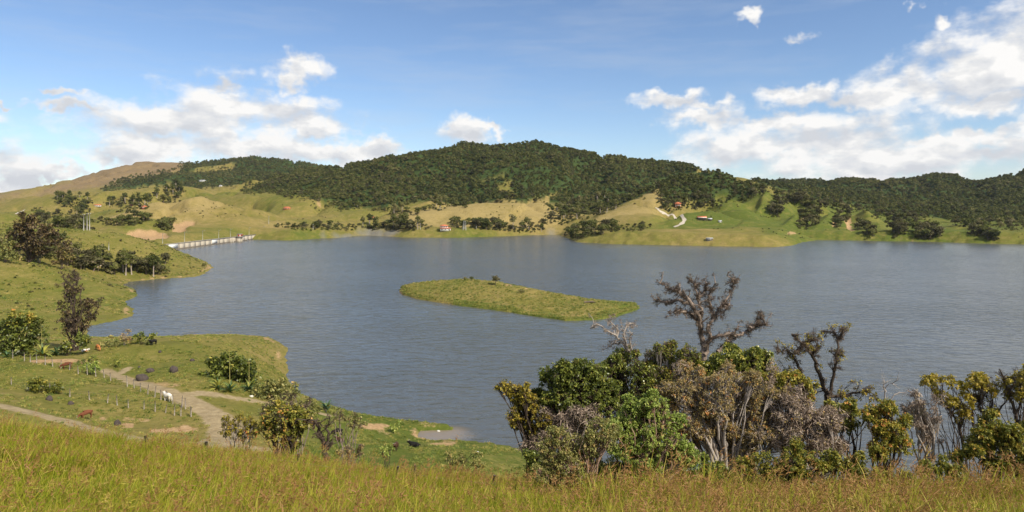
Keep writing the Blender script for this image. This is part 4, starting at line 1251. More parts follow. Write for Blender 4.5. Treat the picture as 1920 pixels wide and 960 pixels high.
for k in (-1, 1):
    mb = MB(); mb.box((3.6 * k, -5.5, 1.5), (.3, .3, 3.2)); mb.build('pillar', M_WHITE, og)
barn = house('cattle_barn', 'long open cattle barn with a red roof below the orange house', 1316, 411, 12, 7, 2.6, 1.8, M_DARKWOOD, M_TILE, -.1, 0, True, False, ymin=800, cat='barn')
mb = MB(); mb.box((0, -4.3, 2.25), (12.4, .2, .9)); mb.build('white_fascia', M_WHITE, barn)
yard = empty('stock_pen', hit(1317, 414, 800)); tag(yard, 'dark timber stock pen in front of the red-roofed barn', 'pen')
for k in range(9):
    mb = MB(); mb.box((-8 + 2 * k, 0, .6), (.22, .22, 1.8)); mb.build('post', M_DARKWOOD, yard)
for z in (.5, 1.0, 1.4):
    mb = MB(); mb.box((0, -.16, z), (16.4, .09, .2)); mb.build('rail', M_DARKWOOD, yard)
house('farm_shed', 'small dark shed with a pale tin roof right of the red barn', 1331, 413, 5, 4, 2.0, 1.2, M_DARKWOOD, M_TIN, 0, 0, True, False, ymin=800, cat='shed')
house('farm_shed', 'tiny shed with a white roof alone on the green slope', 1350, 416.5, 3.6, 3, 1.6, 1.0, M_WHITE, M_TIN, .2, 0, True, True, ymin=800, cat='shed')
house('boat_hut', 'low grey hut with a white end by the right shore', 1330, 450, 6.5, 4, 2.2, .5, M_CONC2, M_TIN, .1, 1, True, True, ymin=700, cat='hut')
house('farmhouse', 'long white farmhouse with red roof between the left woods', 183, 387, 15, 6, 2.6, 2.0, M_WHITE, M_TILE, .1, 4, ymin=600)
house('cottage', 'small brick cottage half hidden in the left wood', 247, 385, 7, 5, 3, 1.8, M_BRICK, M_TILE, -.2, 2, ymin=600)
house('cottage', 'red cottage at the right edge of the left wood', 271, 391, 6, 5, 3, 1.6, M_BRICK, M_TILE, .3, 2, ymin=600)
house('ranch_house', 'pale ranch house high on the farmed ridge', 380, 341, 24, 9, 5, 2.5, M_WHITE, M_TIN, .1, 4, ymin=1200)
house('ranch_house', 'tiny white house on the farmed ridge among trees', 413, 350, 12, 8, 4, 2.0, M_WHITE, M_TIN, -.1, 2, ymin=1200)
house('hill_cottage', 'low orange-roofed cottage on the green hill behind the dam', 538, 392, 13, 6, 2.6, 2.2, M_ORANGE, M_TILE, 0, 3, ymin=900)
house('hill_cottage', 'small orange-roofed cottage in the hollow left of the dry central hill', 700, 410, 9, 5, 2.4, 1.9, M_ORANGE, M_TILE, .1, 2, ymin=900)


# ---- winding farm road, laid over the slope
def draped_strip(name, line, width, lift, m, ymin, n=60):
    ln = smooth_line([(u, v, 0) for u, v in line], 22)
    pts = np.array([hit(u, v, ymin) for u, v, _ in ln])
    for _ in range(2): pts[1:-1] = (pts[:-2] + 2 * pts[1:-1] + pts[2:]) / 4
    L = smooth_line(pts, n)
    T = np.gradient(L[:, :2], axis=0); T /= np.linalg.norm(T, axis=1)[:, None] + 1e-9
    N = np.stack([-T[:, 1], T[:, 0]], 1); V = []
    for k, (p_, nn) in enumerate(zip(L, N)):
        wv = width * (1 + .2 * math.sin(k * .7))
        for s in (-1, -.33, .33, 1):
            x, y_ = p_[:2] + nn * s * wv / 2
            V.append((x, y_, ground(x, y_) + lift))
    F = [(4 * i + j, 4 * i + j + 1, 4 * i + j + 5, 4 * i + j + 4) for i in range(n - 1) for j in range(3)]
    mb = MB(); mb.add(V, F)
    return tag(mb.build(name, m, None, True), kind='structure')


M_ROAD = mat('pale_farm_road', (0.46, 0.40, 0.32), 0.95, 0.2, 0.3)
draped_strip('farm_road', [(1232, 390), (1234, 394), (1243, 400), (1258, 403), (1274, 407), (1284, 411), (1281, 417), (1275, 422), (1264, 426)], 5.0, .35, M_ROAD, 800)
draped_strip('hill_road', [(30, 401), (35, 399), (41, 396), (47, 393)], 2.6, .15, M_ROAD, 700)


# ---- fences
def fence(name, label, posts, ymin=60, h=(1.25, 1.7), m=M_POST, fixed_y=None, wires=(.45, .85, 1.2), seed=0, r=.075):
    rg = np.random.RandomState(seed)
    P3 = [hit(u, v, ymin) if fixed_y is None else None for u, v in posts]
    if fixed_y is not None:
        P3 = []
        for u, v in posts:
            x = (u - UC) / FPX * fixed_y; P3.append(np.array((x, fixed_y, ground(x, fixed_y))))
    o = P3[0]; e = empty(name, o); tag(e, label, 'fence'); tops = []
    for k, p_ in enumerate(P3):
        hh = rg.uniform(*h); lean = rg.normal(0, .07, 2); b_ = p_ - o
        q = [b_ + (0, 0, -.4), b_ + (lean[0] * hh * .5, lean[1] * hh * .5, hh * .5), b_ + (lean[0] * hh, lean[1] * hh, hh)]
        mb = MB(); mb.tube(q, [r * 1.15, r, r * .8], 6); mb.build('post', m, e); tops.append((b_, q[2] - b_))
    for w in wires:
        mb = MB(); L = []
        for k, (b_, t_) in enumerate(tops):
            L.append(b_ + t_ * (w / 1.4) + np.array((0, -r, 0)))
            if k < len(tops) - 1:
                nb = tops[k + 1]; L.append((b_ + nb[0]) / 2 + (t_ + nb[1]) / 2 * (w / 1.4) - np.array((0, r, .04)))
        mb.tube(L, .011, 3, False); mb.build('wire', M_WIRE, e)
    return e


fence('wire_fence', 'old wire fence of pale posts along the upper edge of the pasture and track',
      [(24, 672), (46, 677), (57, 679), (69, 681), (85, 684), (99, 687), (114, 691), (130, 694), (147, 701), (164, 703), (180, 706), (196, 708), (208, 715), (239, 725), (252, 729), (264, 735), (277, 740), (290, 745), (302, 750), (315, 752), (324, 757), (341, 764), (348, 767), (358, 780)], seed=3, m=M_POST, h=(1.5, 2.1))
fence('wire_fence', 'sagging fence of thin posts across the middle of the left pasture',
      [(21, 722), (53, 732), (95, 738), (131, 744), (168, 750), (201, 756), (220, 760), (241, 765), (270, 767), (291, 772), (310, 774), (327, 779), (339, 780), (358, 782)], seed=5, h=(1.3, 1.9), m=M_POST)
fence('wire_fence', 'dark posts of a fence half sunk in the tall foreground grass',
      [(281, 0), (388, 0), (560, 0), (744, 0), (776, 0), (923, 0)], fixed_y=22.5, h=(.68, .8), m=M_POST_DARK, seed=9, wires=(.5, .9), r=.06)

# ------------------------------------------------------------------ cattle, rocks, agaves
def skin_mesh(name, verts, edges, radii, sub=1):
    me = bpy.data.meshes.new(name); me.from_pydata(verts, edges, [])
    o = bpy.data.objects.new(name, me); C.objects.link(o)
    sk = o.modifiers.new('skin', 'SKIN'); sk.use_smooth_shade = True
    for d, r in zip(me.skin_vertices[0].data, radii): d.radius = r if isinstance(r, tuple) else (r, r)
    me.skin_vertices[0].data[0].use_root = True
    ss = o.modifiers.new('sub', 'SUBSURF'); ss.levels = sub; ss.render_levels = sub
    dg = bpy.context.evaluated_depsgraph_get(); dg.update()
    res = bpy.data.meshes.new_from_object(o.evaluated_get(dg)); res.name = name
    bpy.data.objects.remove(o); bpy.data.meshes.remove(me)
    for p_ in res.polygons: p_.use_smooth = True
    return res


def cow_mesh(pose):
    dz = -0.62 if pose == 'lying' else 0.0
    V = [(-.1, 0, 1.05 + dz), (-.75, 0, 1.16 + dz), (.45, 0, 1.08 + dz)]; Rr = [(.36, .40), (.29, .33), (.31, .38)]; E = [(0, 1), (0, 2)]
    if pose == 'grazing': nk = [(.82, 0, .95), (1.12, 0, .55), (1.3, 0, .14)]
    else: nk = [(.82, 0, 1.32 + dz), (1.05, 0, 1.5 + dz), (1.42, 0, 1.3 + dz)]
    b_ = len(V); V += nk; Rr += [(.17, .23), (.13, .15), (.085, .09)]; E += [(2, b_), (b_, b_ + 1), (b_ + 1, b_ + 2)]
    hx, hz = nk[1][0], nk[1][2]
    for s in (-1, 1):
        k = len(V); V += [(hx - .08, s * .26, hz + .06)]; Rr += [.045]; E += [(b_ + 1, k)]
    for s in (-1, 1):
        for root, x in ((1, -.78), (2, .45)):
            k = len(V)
            if pose == 'lying':
                V += [(x + .12, s * .34, .3), (x + .45, s * .42, .12), (x + .12, s * .40, .08)]; Rr += [.15, .085, .06]
            else:
                st = .06 * s * (1 if root == 1 else -1)
                V += [(x, s * .2, .74), (x - (.08 if root == 1 else -.02) + st, s * .2, .42), (x + st, s * .2, .03)]; Rr += [(.13, .17), .08, .07]
            E += [(root, k), (k, k + 1), (k + 1, k + 2)]
    k = len(V); V += [(-1.08, 0, 1.2 + dz), (-1.13, .03, .72 + dz * .75), (-1.12, .03, .5 + dz * .6)]; Rr += [.05, .03, .05]; E += [(1, k), (k, k + 1), (k + 1, k + 2)]
    return skin_mesh('body', V, E, Rr), np.array((hx, 0, hz))


COW = {p_: cow_mesh(p_) for p_ in ('standing', 'grazing', 'lying')}


def hide(name, a, b_, thr=0.5):
    if name in MATS: return MATS[name]
    m = bpy.data.materials.new(name); m.use_nodes = True; t = NT(m.node_tree); b = t.n['Principled BSDF']
    tc = t.node('ShaderNodeTexCoord')
    f = t.maprange(t.noise(tc.outputs['Object'], 1.5, 2, .5), thr - .02, thr + .02)
    t.link(t.mix(f, a, b_), b.inputs['Base Color']); b.inputs['Roughness'].default_value = .75; b.inputs['Specular IOR Level'].default_value = .2
    MATS[name] = m
    return m


HIDES = {'red brown': hide('red_brown_hide', (.13, .045, .02), (.16, .055, .025)), 'black': hide('black_hide', (.012, .011, .010), (.02, .018, .016)),
         'tan': hide('tan_hide', (.45, .17, .05), (.5, .2, .07), .55), 'white': hide('white_hide', (.72, .66, .56), (.8, .76, .68)),
         'pied': hide('pied_hide', (.75, .7, .62), (.35, .13, .05), .52), 'brown': hide('dark_brown_hide', (.06, .03, .017), (.09, .045, .025)), 'pale face': hide('pale_faced_hide', (.16, .055, .025), (.18, .06, .03))}
M_HORN = mat('horn', (.5, .44, .34), .5, .15, 5)
M_PALE = mat('pale_hair', (.75, .68, .58), .8, .1, 5)


def cow(u, v, hd, pose, hd_mat, label, s=1.0, face=False, ymin=60):
    q = hit(u, v, ymin); me, hp = COW[pose]
    e = empty('cow', q, hd); s *= .86; e.scale = (s, s, s); tag(e, label, 'cow', 'cattle grazing the lakeside pasture')
    b_ = obj('body', me.copy(), HIDES[hd_mat], e)
    for sg in (-1, 1):
        mb = MB(); mb.tube([hp + (.0, sg * .1, .1), hp + (.02, sg * .24, .2), hp + (.06, sg * .27, .34)], [.035, .028, .01], 5); mb.build('horn', M_HORN, b_)
    if face:
        mb = MB(); mb.tube([hp + (.06, 0, .02), hp + (.13, 0, -.18), hp + (.2, 0, -.43)], [.135, .13, .1], 7); mb.build('white_face', M_PALE, e, True)
    return e


cow(160, 786, R(232), 'grazing', 'pale face', 'red-brown cow with a pale face grazing beside the track', 1.05, True)
cow(184, 657, R(-40), 'grazing', 'tan', 'tan orange cow grazing on the promontory near the lake', 1.1)
cow(287, 647, R(250), 'standing', 'black', 'black cow alone on the skyline of the promontory', 1.05)
cow(314, 752, R(155), 'standing', 'white', 'white cow behind the fence beside the bending track', 1.1)
cow(124, 692, R(215), 'grazing', 'red brown', 'dark red cow behind the fence posts on the left', 1.1)
cow(159, 660, R(10), 'lying', 'pied', 'white and brown calf lying in the grass left of the tan cow', .9)
cow(137, 657, R(160), 'lying', 'white', 'white cow lying under the big mossy tree', 1.0)
cow(579, 806, R(190), 'standing', 'brown', 'brown cow behind the leafy tree left of the mossy snag', 1.15)
cow(632, 818, R(185), 'grazing', 'black', 'black cow grazing right of the mossy snag', 1.05)
cow(637, 829, R(150), 'lying', 'brown', 'dark cow lying below the black grazing cow', 1.0)
cow(742, 845, R(265), 'standing', 'brown', 'brown cow walking on the green flat by the muddy inlet', 1.05)
cow(777, 838, R(165), 'lying', 'black', 'black cow lying on the green flat by the muddy inlet', 1.15)
cow(470, 823, R(200), 'standing', 'tan', 'orange cow half hidden behind the yellow-leaved tree', 1.0)

M_LAVA = mat('dark_boulder', (.075, .058, .05), .95, .4, 2.5, .9)
M_STONE = mat('pale_stone', (.6, .57, .5), .9, .2, 2.5, .6)


def rock_mesh(seed):
    rg = np.random.RandomState(seed)
    n, mm = 9, 14; V = []
    for i in range(n):
        th = math.pi * i / (n - 1)
        for j in range(mm):
            V.append((math.sin(th) * math.cos(j * 2 * math.pi / mm), math.sin(th) * math.sin(j * 2 * math.pi / mm), math.cos(th)))
    V = np.array(V); k = rg.normal(size=(6, 3)); ph = rg.uniform(0, 6, 6)
    V *= (1 + .16 * sum(np.sin(V @ (kk * 2.2) + p_) for kk, p_ in zip(k, ph)) / 1.6)[:, None]
    F = [(i * mm + j, i * mm + (j + 1) % mm, (i + 1) * mm + (j + 1) % mm, (i + 1) * mm + j) for i in range(n - 1) for j in range(mm)]
    return new_mesh('boulder', V, [np.array(F)[:, ::-1]], smooth=False)


for k, (u, v, w, lab) in enumerate([(265, 713, 20, 'large dark boulder on the promontory above the track bend'), (281, 698, 14, 'dark boulder up the slope behind the large boulder'), (327, 697, 17, 'long dark boulder right of the others on the promontory'),
                                    (92, 750, 13, 'dark boulder in the middle of the left pasture'), (133, 758, 9, 'small dark boulder right of the pasture bush'), (220, 797, 13, 'dark boulder below the brown cow near bare orange soil'),
                                    (300, 661, 6, 'small dark boulder near the crest of the promontory'), (360, 677, 8, 'flat dark boulder on the upper promontory'), (261, 690, 6, 'small stone left of the dark boulders')]):
    q = hit(u, v, 60); s = w * q[1] / FPX / 2
    o = obj('boulder', rock_mesh(k + 40), M_LAVA, None, q); o.scale = (s, s * .8, s * .95); o.location.z += .3 * s; o.rotation_euler = (0, 0, k)
    tag(o, lab, 'boulder', 'dark boulders on the pasture')
for (u, v, w, lab) in [(822, 812, 6, 'small white stone standing in the muddy inlet'), (471, 744, 8, 'pale stone below the agaves'), (895, 848, 6, 'small white stone on the flat near the shrubs')]:
    q = hit(u, v, 60); q[2] = max(q[2], .02); s = w * q[1] / FPX / 2
    o = obj('pale_stone', rock_mesh(u), M_STONE, None, q); o.scale = (s, s * .8, s * .6); tag(o, lab, 'stone')
# drift log on the island and reeds of floating weed
q = hit(1105, 571, 200); q[2] = island_z(q[0], q[1]) + .3
x, y_ = W(1106, 575); z = island_z(x, y_)
mb = MB(); mb.tube(smooth_line([(-2.6, 0, .3), (0, .3, .45), (2.6, -.2, .35)], 6), [.35, .4, .4, .38, .3, .2], 6); mb.tube([(.5, 0, .4), (1.6, .8, 1.0)], [.15, .06], 5)
tag(mb.build('drift_log', M_POST_DARK, None, True, (x, y_, z)), 'dark drift log on the green right end of the island', 'log')


def agave_leaf(seed):
    rg = np.random.RandomState(seed); n = 6; V = []
    for i in range(n):
        t = i / (n - 1); w = .075 * (1 - t) ** .6 * (1 + 1.2 * t * (1 - t)) if i < n - 1 else .002
        z = .95 * t - .45 * t ** 3; x = .2 * t + .75 * t ** 1.5
        V += [(x, -w, z + .05 * (1 - t)), (x, 0, z), (x, w, z + .05 * (1 - t))]
    F = [(3 * i + j, 3 * i + j + 1, 3 * i + j + 4, 3 * i + j + 3) for i in range(n - 1) for j in range(2)]
    return new_mesh('leaf', np.array(V), [np.array(F)], smooth=True)


AG_LEAF = agave_leaf(1)
AGM = {'green': mat('agave_green', (.07, .13, .05), .45, .3, 1.5, dark=(.04, .08, .03)), 'yellow': mat('agave_yellow', (.42, .36, .06), .5, .3, 1.5, dark=(.10, .17, .04))}
AG_MESH = {}
for k, m in AGM.items():
    me = AG_LEAF.copy(); me.materials.append(m); AG_MESH[k] = me
M_STALK = mat('agave_stalk', (.34, .30, .09), .8, .2, 3)


def agave(u, v, rpx, colour, label, stalk=0, seed=0):
    rg = np.random.RandomState(seed); q = hit(u, v, 60); s = rpx * q[1] / FPX
    e = empty('agave', q); tag(e, label, 'agave', 'agave plants on the pasture')
    for k in range(26):
        o = obj('leaf', AG_MESH[colour if rg.uniform() < .8 else ('green' if colour == 'yellow' else 'yellow')], None, e)
        el = rg.uniform(-.35, 1.15); o.rotation_euler = (0, -el * .75 + .25, k * 2.4 + rg.normal(0, .15)); f = s * rg.uniform(.85, 1.15); o.scale = (f, f, f)
    if stalk:
        h = stalk * q[1] / FPX; mb = MB(); lean = rg.normal(0, .02) * h
        mb.tube([(0, 0, 0), (lean * .4, 0, h * .5), (lean, 0, h)], [.05, .04, .02], 5); st = mb.build('flower_stalk', M_STALK, e)
        mb = MB()
        for k in range(14):
            z = h * (.55 + .45 * k / 14); a = k * 2.4; L = h * .16 * (1.1 - k / 16)
            mb.tube([(lean * z / h, 0, z), (lean * z / h + math.cos(a) * L * .6, math.sin(a) * L * .6, z + L * .25), (lean * z / h + math.cos(a) * L, math.sin(a) * L, z + L * .8)], [.03, .02, .012], 4)
        mb.build('flower_branch', M_STALK, st)
    return e


agave(57, 666, 20, 'yellow', 'yellow agave with a tall stalk left of the larger one', 62, 1)
agave(79, 668, 26, 'yellow', 'largest yellow agave with a tall stalk by the fence', 72, 2)
agave(106, 667, 20, 'green', 'dark green agave right of the yellow ones', 0, 3)
agave(13, 671, 16, 'green', 'agave beside the first fence post on the far left', 0, 4)
agave(409, 730, 22, 'yellow', 'yellow agave at the left foot of the round bush', 0, 5)
agave(431, 736, 22, 'green', 'dark green agave in front of the round bush', 118, 6)
agave(467, 734, 22, 'green', 'green agave at the right foot of the round bush', 95, 7)
agave(612, 771, 22, 'green', 'green agave alone at the lake edge', 0, 8)

# ------------------------------------------------------------------ shrubs and trees near enough to show their leaves
LM = {
    'deep': leaf_mat('deep_green_leaves', [(0, (0.058, 0.075, 0.017)), (.4, (0.150, 0.179, 0.031)), (.75, (0.280, 0.293, 0.055)), (1, (0.507, 0.429, 0.085))], .22, .38, .2, spec=.45),
    'light': leaf_mat('light_green_leaves', [(0, (0.123, 0.167, 0.036)), (.4, (0.283, 0.355, 0.072)), (.75, (0.450, 0.500, 0.123)), (1, (0.638, 0.594, 0.189))], .3, .5, .1),
    'olive': leaf_mat('olive_leaves', [(0, (0.111, 0.124, 0.036)), (.4, (0.260, 0.260, 0.081)), (.75, (0.416, 0.351, 0.117)), (1, (0.624, 0.429, 0.182))], .25, .5, .1),
    'gold': leaf_mat('gold_green_leaves', [(0, (.09, .085, .015)), (.4, (.24, .20, .03)), (.7, (.42, .33, .045)), (1, (.55, .37, .07))], .28, .45, .15),
    'rust': leaf_mat('rust_leaves', [(0, (.11, .085, .04)), (.25, (.25, .21, .075)), (.5, (.40, .28, .135)), (.8, (.44, .34, .115)), (1, (.62, .26, .07))], .2, .6, .1),
    'mixed': leaf_mat('mixed_green_leaves', [(0, (0.066, 0.084, 0.017)), (.35, (0.174, 0.186, 0.030)), (.65, (0.330, 0.288, 0.050)), (.9, (0.504, 0.384, 0.072)), (1, (0.648, 0.288, 0.084))], .25, .45, .12),
    'redtree': leaf_mat('reddish_tree_leaves', [(0, (0.043, 0.035, 0.020)), (.4, (0.123, 0.080, 0.043)), (.7, (0.203, 0.152, 0.051)), (1, (0.290, 0.254, 0.072))], .15, .6, .15),
    'moss': leaf_mat('grey_moss', [(0, (.045, .032, .024)), (.5, (.115, .082, .06)), (1, (.24, .18, .135))], .12, .9, .1, spec=.05),
    'greytwig': leaf_mat('grey_twigs', [(0, (0.127, 0.092, 0.069)), (.5, (0.299, 0.224, 0.172)), (1, (0.506, 0.414, 0.333))], .05, .9, .1, spec=.05),
    'reed': leaf_mat('tuft_blades', [(0, (0.072, 0.123, 0.023)), (.35, (0.174, 0.217, 0.038)), (.65, (0.319, 0.290, 0.065)), (1, (0.551, 0.406, 0.145))], .2, .6, .5, patch=(.05, .8)),
}
M_LIMB = mat('mossy_limb', (.27, .21, .17), .95, .4, 9, .8, spec=.05)
M_LIMB_PINK = mat('pinkish_bark', (.36, .235, .17), .9, .3, 8, .6, spec=.1)
M_LIMB_GREY = mat('bleached_wood', (.40, .345, .30), .9, .3, 9, .6, spec=.05)
M_LIMB_DARK = mat('dark_bark', (.09, .068, .052), .95, .4, 8, .8, spec=.05)


def leaves(p, d, L, W_, rng, tint, droop=.25, fold=.25):
    """folded leaf blades: base p, direction d, length L, half width W_"""
    n = len(p); r = rng.normal(size=(n, 3)) + np.array((0, 0, 1.2))
    s = np.cross(d, r); s /= np.linalg.norm(s, axis=1)[:, None] + 1e-9
    nn = np.cross(s, d); L = L[:, None]; W_ = W_[:, None]
    dr = np.array((0, 0, -1.0)) * L * droop
    mid = p + d * L * .48 + dr * .25
    V = np.stack([p, mid + s * W_ + nn * W_ * fold, p + d * L + dr, mid - s * W_ + nn * W_ * fold], 1).reshape(-1, 3)
    F = np.arange(4 * n).reshape(n, 4)
    return V, F, np.repeat(tint, 4)


def hairs(p, d, L, w, rng, tint):
    """thin strands: triangles from p along d"""
    n = len(p); s = np.cross(d, rng.normal(size=(n, 3))); s /= np.linalg.norm(s, axis=1)[:, None] + 1e-9
    w = np.broadcast_to(np.asarray(w, float), (n,))[:, None]
    V = np.stack([p - s * w, p + s * w, p + d * L[:, None]], 1).reshape(-1, 3)
    return V, np.arange(3 * n).reshape(n, 3), np.repeat(tint, 3)


def moss_on(line, rad, n, size, rng, bias=-.35):
    """tufts of hanging moss along a limb"""
    seg = rng.uniform(0, len(line) - 1.001, n); i = seg.astype(int); f = (seg - i)[:, None]
    c = line[i] * (1 - f) + line[i + 1] * f + rng.normal(0, rad, (n, 3)); k = 13
    p = np.repeat(c, k, 0) + rng.normal(0, size * .22, (n * k, 3))
    d = rand_dirs(n * k, rng) + np.array((0, 0, bias)); d /= np.linalg.norm(d, axis=1)[:, None]
    tint = np.clip(np.repeat(rng.uniform(.2, .8, n), k) + rng.normal(0, .15, n * k), 0, 1)
    return hairs(p, d, size * rng.uniform(.4, 1.2, n * k), size * .07, rng, tint)


class Acc:
    def __init__(self): self.V = []; self.F = {}; self.T = []; self.n = 0

    def add(self, V, F, T):
        self.V.append(V); self.F.setdefault(F.shape[1], []).append(F + self.n); self.T.append(T); self.n += len(V)

    def build(self, name, m, parent, origin):
        if not self.n: return
        me = new_mesh(name, np.concatenate(self.V) - origin, [np.concatenate(f) for f in self.F.values()], {'tint': np.concatenate(self.T)})
        return obj(name, me, m, parent)


def plant(name, label, Y, base_u, lobes, leafm='deep', bark=None, leaf=.16, wid=.3, tips=60, k=11, seed=0, depth=1.0, cat='shrub', group=None, twigs=.5, mossy=0, moss_size=.2,
          limbs=(), limb_r=.1, tint=(.45, .2), droop=.25, base_v=None, ymin=60, stem_r=None, tuft_leaf=0, limb_moss=0, moss_rad=.06, trunk_name='trunk', up=.15, moss_m='moss'):
    """a plant from its photo outline: lobes (u, v, radius px) of foliage on branches that rise from one base; limbs are drawn branches [(u,v),...]"""
    rng = np.random.RandomState(seed); px = Y / FPX
    if Y < 34 and k > 2: leaf *= .7; tips = int(tips * 1.65)
    if base_v is not None:
        b = hit(base_u, base_v, ymin); Y = b[1]; px = Y / FPX
    else:
        x = (base_u - UC) / FPX * Y; b = np.array((x, Y, ground(x, Y)))
    b = b - (0, 0, .12)
    e = empty(name, b); tag(e, label, cat, group)
    wood = MB(); fol = Acc(); mos = Acc()
    top = max([P(u, v, Y)[2] for u, v, *_ in lobes] + [P(u, v, Y)[2] for l in limbs for u, v in l] + [b[2] + .5]); H = top - b[2]
    sr = (stem_r or .016 * H + .012) * (.42 if len(limbs) and Y < 34 and cat == 'tree' else 1)
    lobes2 = []
    for (u, v, r, *ex) in lobes:
        lobes2.append((u, v, r * .86))
        for _ in range(2 if r > 12 else 1):
            a = rng.uniform(-.6, 3.74); q = r * rng.uniform(.75, 1.25)
            lobes2.append((u + q * math.cos(a), v - q * math.sin(a) * .9, r * rng.uniform(.28, .5)))
    for (u, v, r, *ex) in lobes2:
        small = min(1.0, (r / 16) ** 1.6) if r < 16 else 1.0
        R_ = r * px; dy = (ex[0] if ex else rng.uniform(-1, 1)) * depth * max(R_, .25 * H * .3)
        c = P(u, v, Y); c = np.array((c[0], c[1] + dy, c[2]))
        m1 = b + (c - b) * np.array((.30, .30, .45)) + rng.normal(0, .03 * H, 3) * (1, 1, .4)
        m2 = b + (c - b) * np.array((.68, .68, .78)) + rng.normal(0, .035 * H, 3)
        L = smooth_line([b + rng.normal(0, sr, 3) * (1, 1, 0), m1, m2, c], 10, .008 * H, rng)
        wood.tube(L - b, np.linspace(sr, sr * .28, len(L)) * (.5 if r < 14 else 1), 5, False)
        n = max(4, int(tips * rng.uniform(.75, 1.1) * max(.2, small)))
        d = rand_dirs(n, rng); d[:, 2] = d[:, 2] * .85 + up; d /= np.linalg.norm(d, axis=1)[:, None]
        bump = 1 + .22 * np.sin(d @ rng.normal(0, 3.2, 3) + rng.uniform(0, 6)) + .15 * np.sin(d @ rng.normal(0, 6, 3))
        rad = R_ * bump * (.45 + .6 * rng.uniform(size=n) ** .6)
        tip = c + d * rad[:, None] * (1, 1, .9)
        for t_ in range(n):
            if rng.uniform() < twigs:
                s0 = L[-1 - rng.randint(0, 3)]; md = (s0 + tip[t_]) / 2 + rng.normal(0, .10 * R_, 3)
                wood.tube(np.array([s0, md, tip[t_]]) - b, [sr * .26, sr * .17, sr * .09], 3, False)
        if k:
            pp = np.repeat(tip, k, 0) + rng.normal(0, leaf * .28, (n * k, 3))
            dd = np.repeat(d, k, 0) * .55 + rand_dirs(n * k, rng) * .95 + (0, 0, .1); dd /= np.linalg.norm(dd, axis=1)[:, None]
            tt = np.clip(np.repeat(rng.normal(tint[0], tint[1], n), k) + rng.normal(0, .11, n * k), 0, 1)
            LL = leaf * rng.uniform(.6, 1.25, n * k)
            fol.add(*leaves(pp, dd, LL, LL * wid, rng, tt, droop))
        if mossy:
            q = tip[rng.randint(0, n, max(1, int(mossy * n)))]
            mos.add(*moss_on(np.vstack([q, q[:1]]), R_ * .12, len(q), moss_size, rng))
    for j, l in enumerate(limbs):
        pts = np.array([P(u, v, Y + depth * .35 * math.sin(j * 2.3 + i * .9) * (i / max(1, len(l) - 1))) for i, (u, v) in enumerate(l)])
        L = smooth_line(pts, len(l) * 4, .018 * limb_r * 10 * px * 40, rng)
        r0 = limb_r * (1 if j == 0 else .62)
        wood.tube(L - b, np.linspace(r0, r0 * .22, len(L)), 6, True)
        for _ in range(len(l) * 3):                               # twigs off the limb
            i = rng.randint(len(L) // 3, len(L)); dr = rand_dirs(1, rng)[0] * (1, .8, 1) + (0, 0, .3)
            q = L[i] + dr * rng.uniform(.5, 1.4) * 16 * px
            wood.tube(np.array([L[i], (L[i] + q) / 2 + rng.normal(0, 2 * px, 3), q]) - b, [r0 * .26, r0 * .16, r0 * .08], 4, False)
            if limb_moss:
                mos.add(*moss_on(np.array([(L[i] + q) / 2, q]), moss_rad * .6, max(2, int(limb_moss * .25)), moss_size, rng))
            if tuft_leaf and rng.uniform() < tuft_leaf:
                m_ = 16; pp = q + rng.normal(0, leaf * .6, (m_, 3)); dd = rand_dirs(m_, rng) + (0, 0, .3); dd /= np.linalg.norm(dd, axis=1)[:, None]
                LL = leaf * rng.uniform(.6, 1.2, m_); fol.add(*leaves(pp, dd, LL, LL * wid, rng, np.clip(rng.normal(tint[0], tint[1], m_), 0, 1), droop))
        if limb_moss:
            i0 = len(L) // 4 if j == 0 else 0
            mos.add(*moss_on(L[i0:], moss_rad, int(limb_moss * len(l)), moss_size, rng))
    if wood.n: wood.build(trunk_name, bark or M_LIMB, e, True)
    fol.build('foliage', LM[leafm], e, b); mos.build('hanging_moss', LM[moss_m], e, b)
    return e


FG = 'foreground thicket above the lake'
# ---- the thicket on the right, roughly back to front
plant('moss_hung_tree', 'tall bare tree hung with brown moss above the thicket', 32, 1322, [], limbs=[
    [(1322, 760), (1319, 675), (1320, 650), (1314, 625), (1312, 603), (1303, 578), (1287, 559), (1272, 547), (1253, 541), (1235, 529)],
    [(1322, 665), (1328, 640), (1333, 631), (1327, 616), (1337, 597), (1353, 575), (1369, 553), (1376, 534), (1369, 520)],
    [(1312, 603), (1316, 584), (1309, 562), (1303, 537), (1291, 524)], [(1337, 597), (1334, 578), (1328, 559), (1341, 531)],
    [(1312, 603), (1294, 588), (1275, 584), (1256, 587)], [(1300, 572), (1269, 562), (1246, 566), (1228, 561)], [(1309, 562), (1320, 548), (1325, 530)],
    [(1320, 648), (1337, 634), (1359, 628), (1387, 628), (1406, 616), (1425, 604), (1422, 586)], [(1345, 660), (1360, 645), (1372, 632), (1386, 612)], [(1406, 616), (1422, 611), (1438, 606)], [(1353, 575), (1366, 571), (1352, 590)]],
      limb_r=.16, limb_moss=11, moss_size=.17, moss_rad=.075, depth=3.0, seed=11, cat='tree', k=0, bark=M_LIMB)
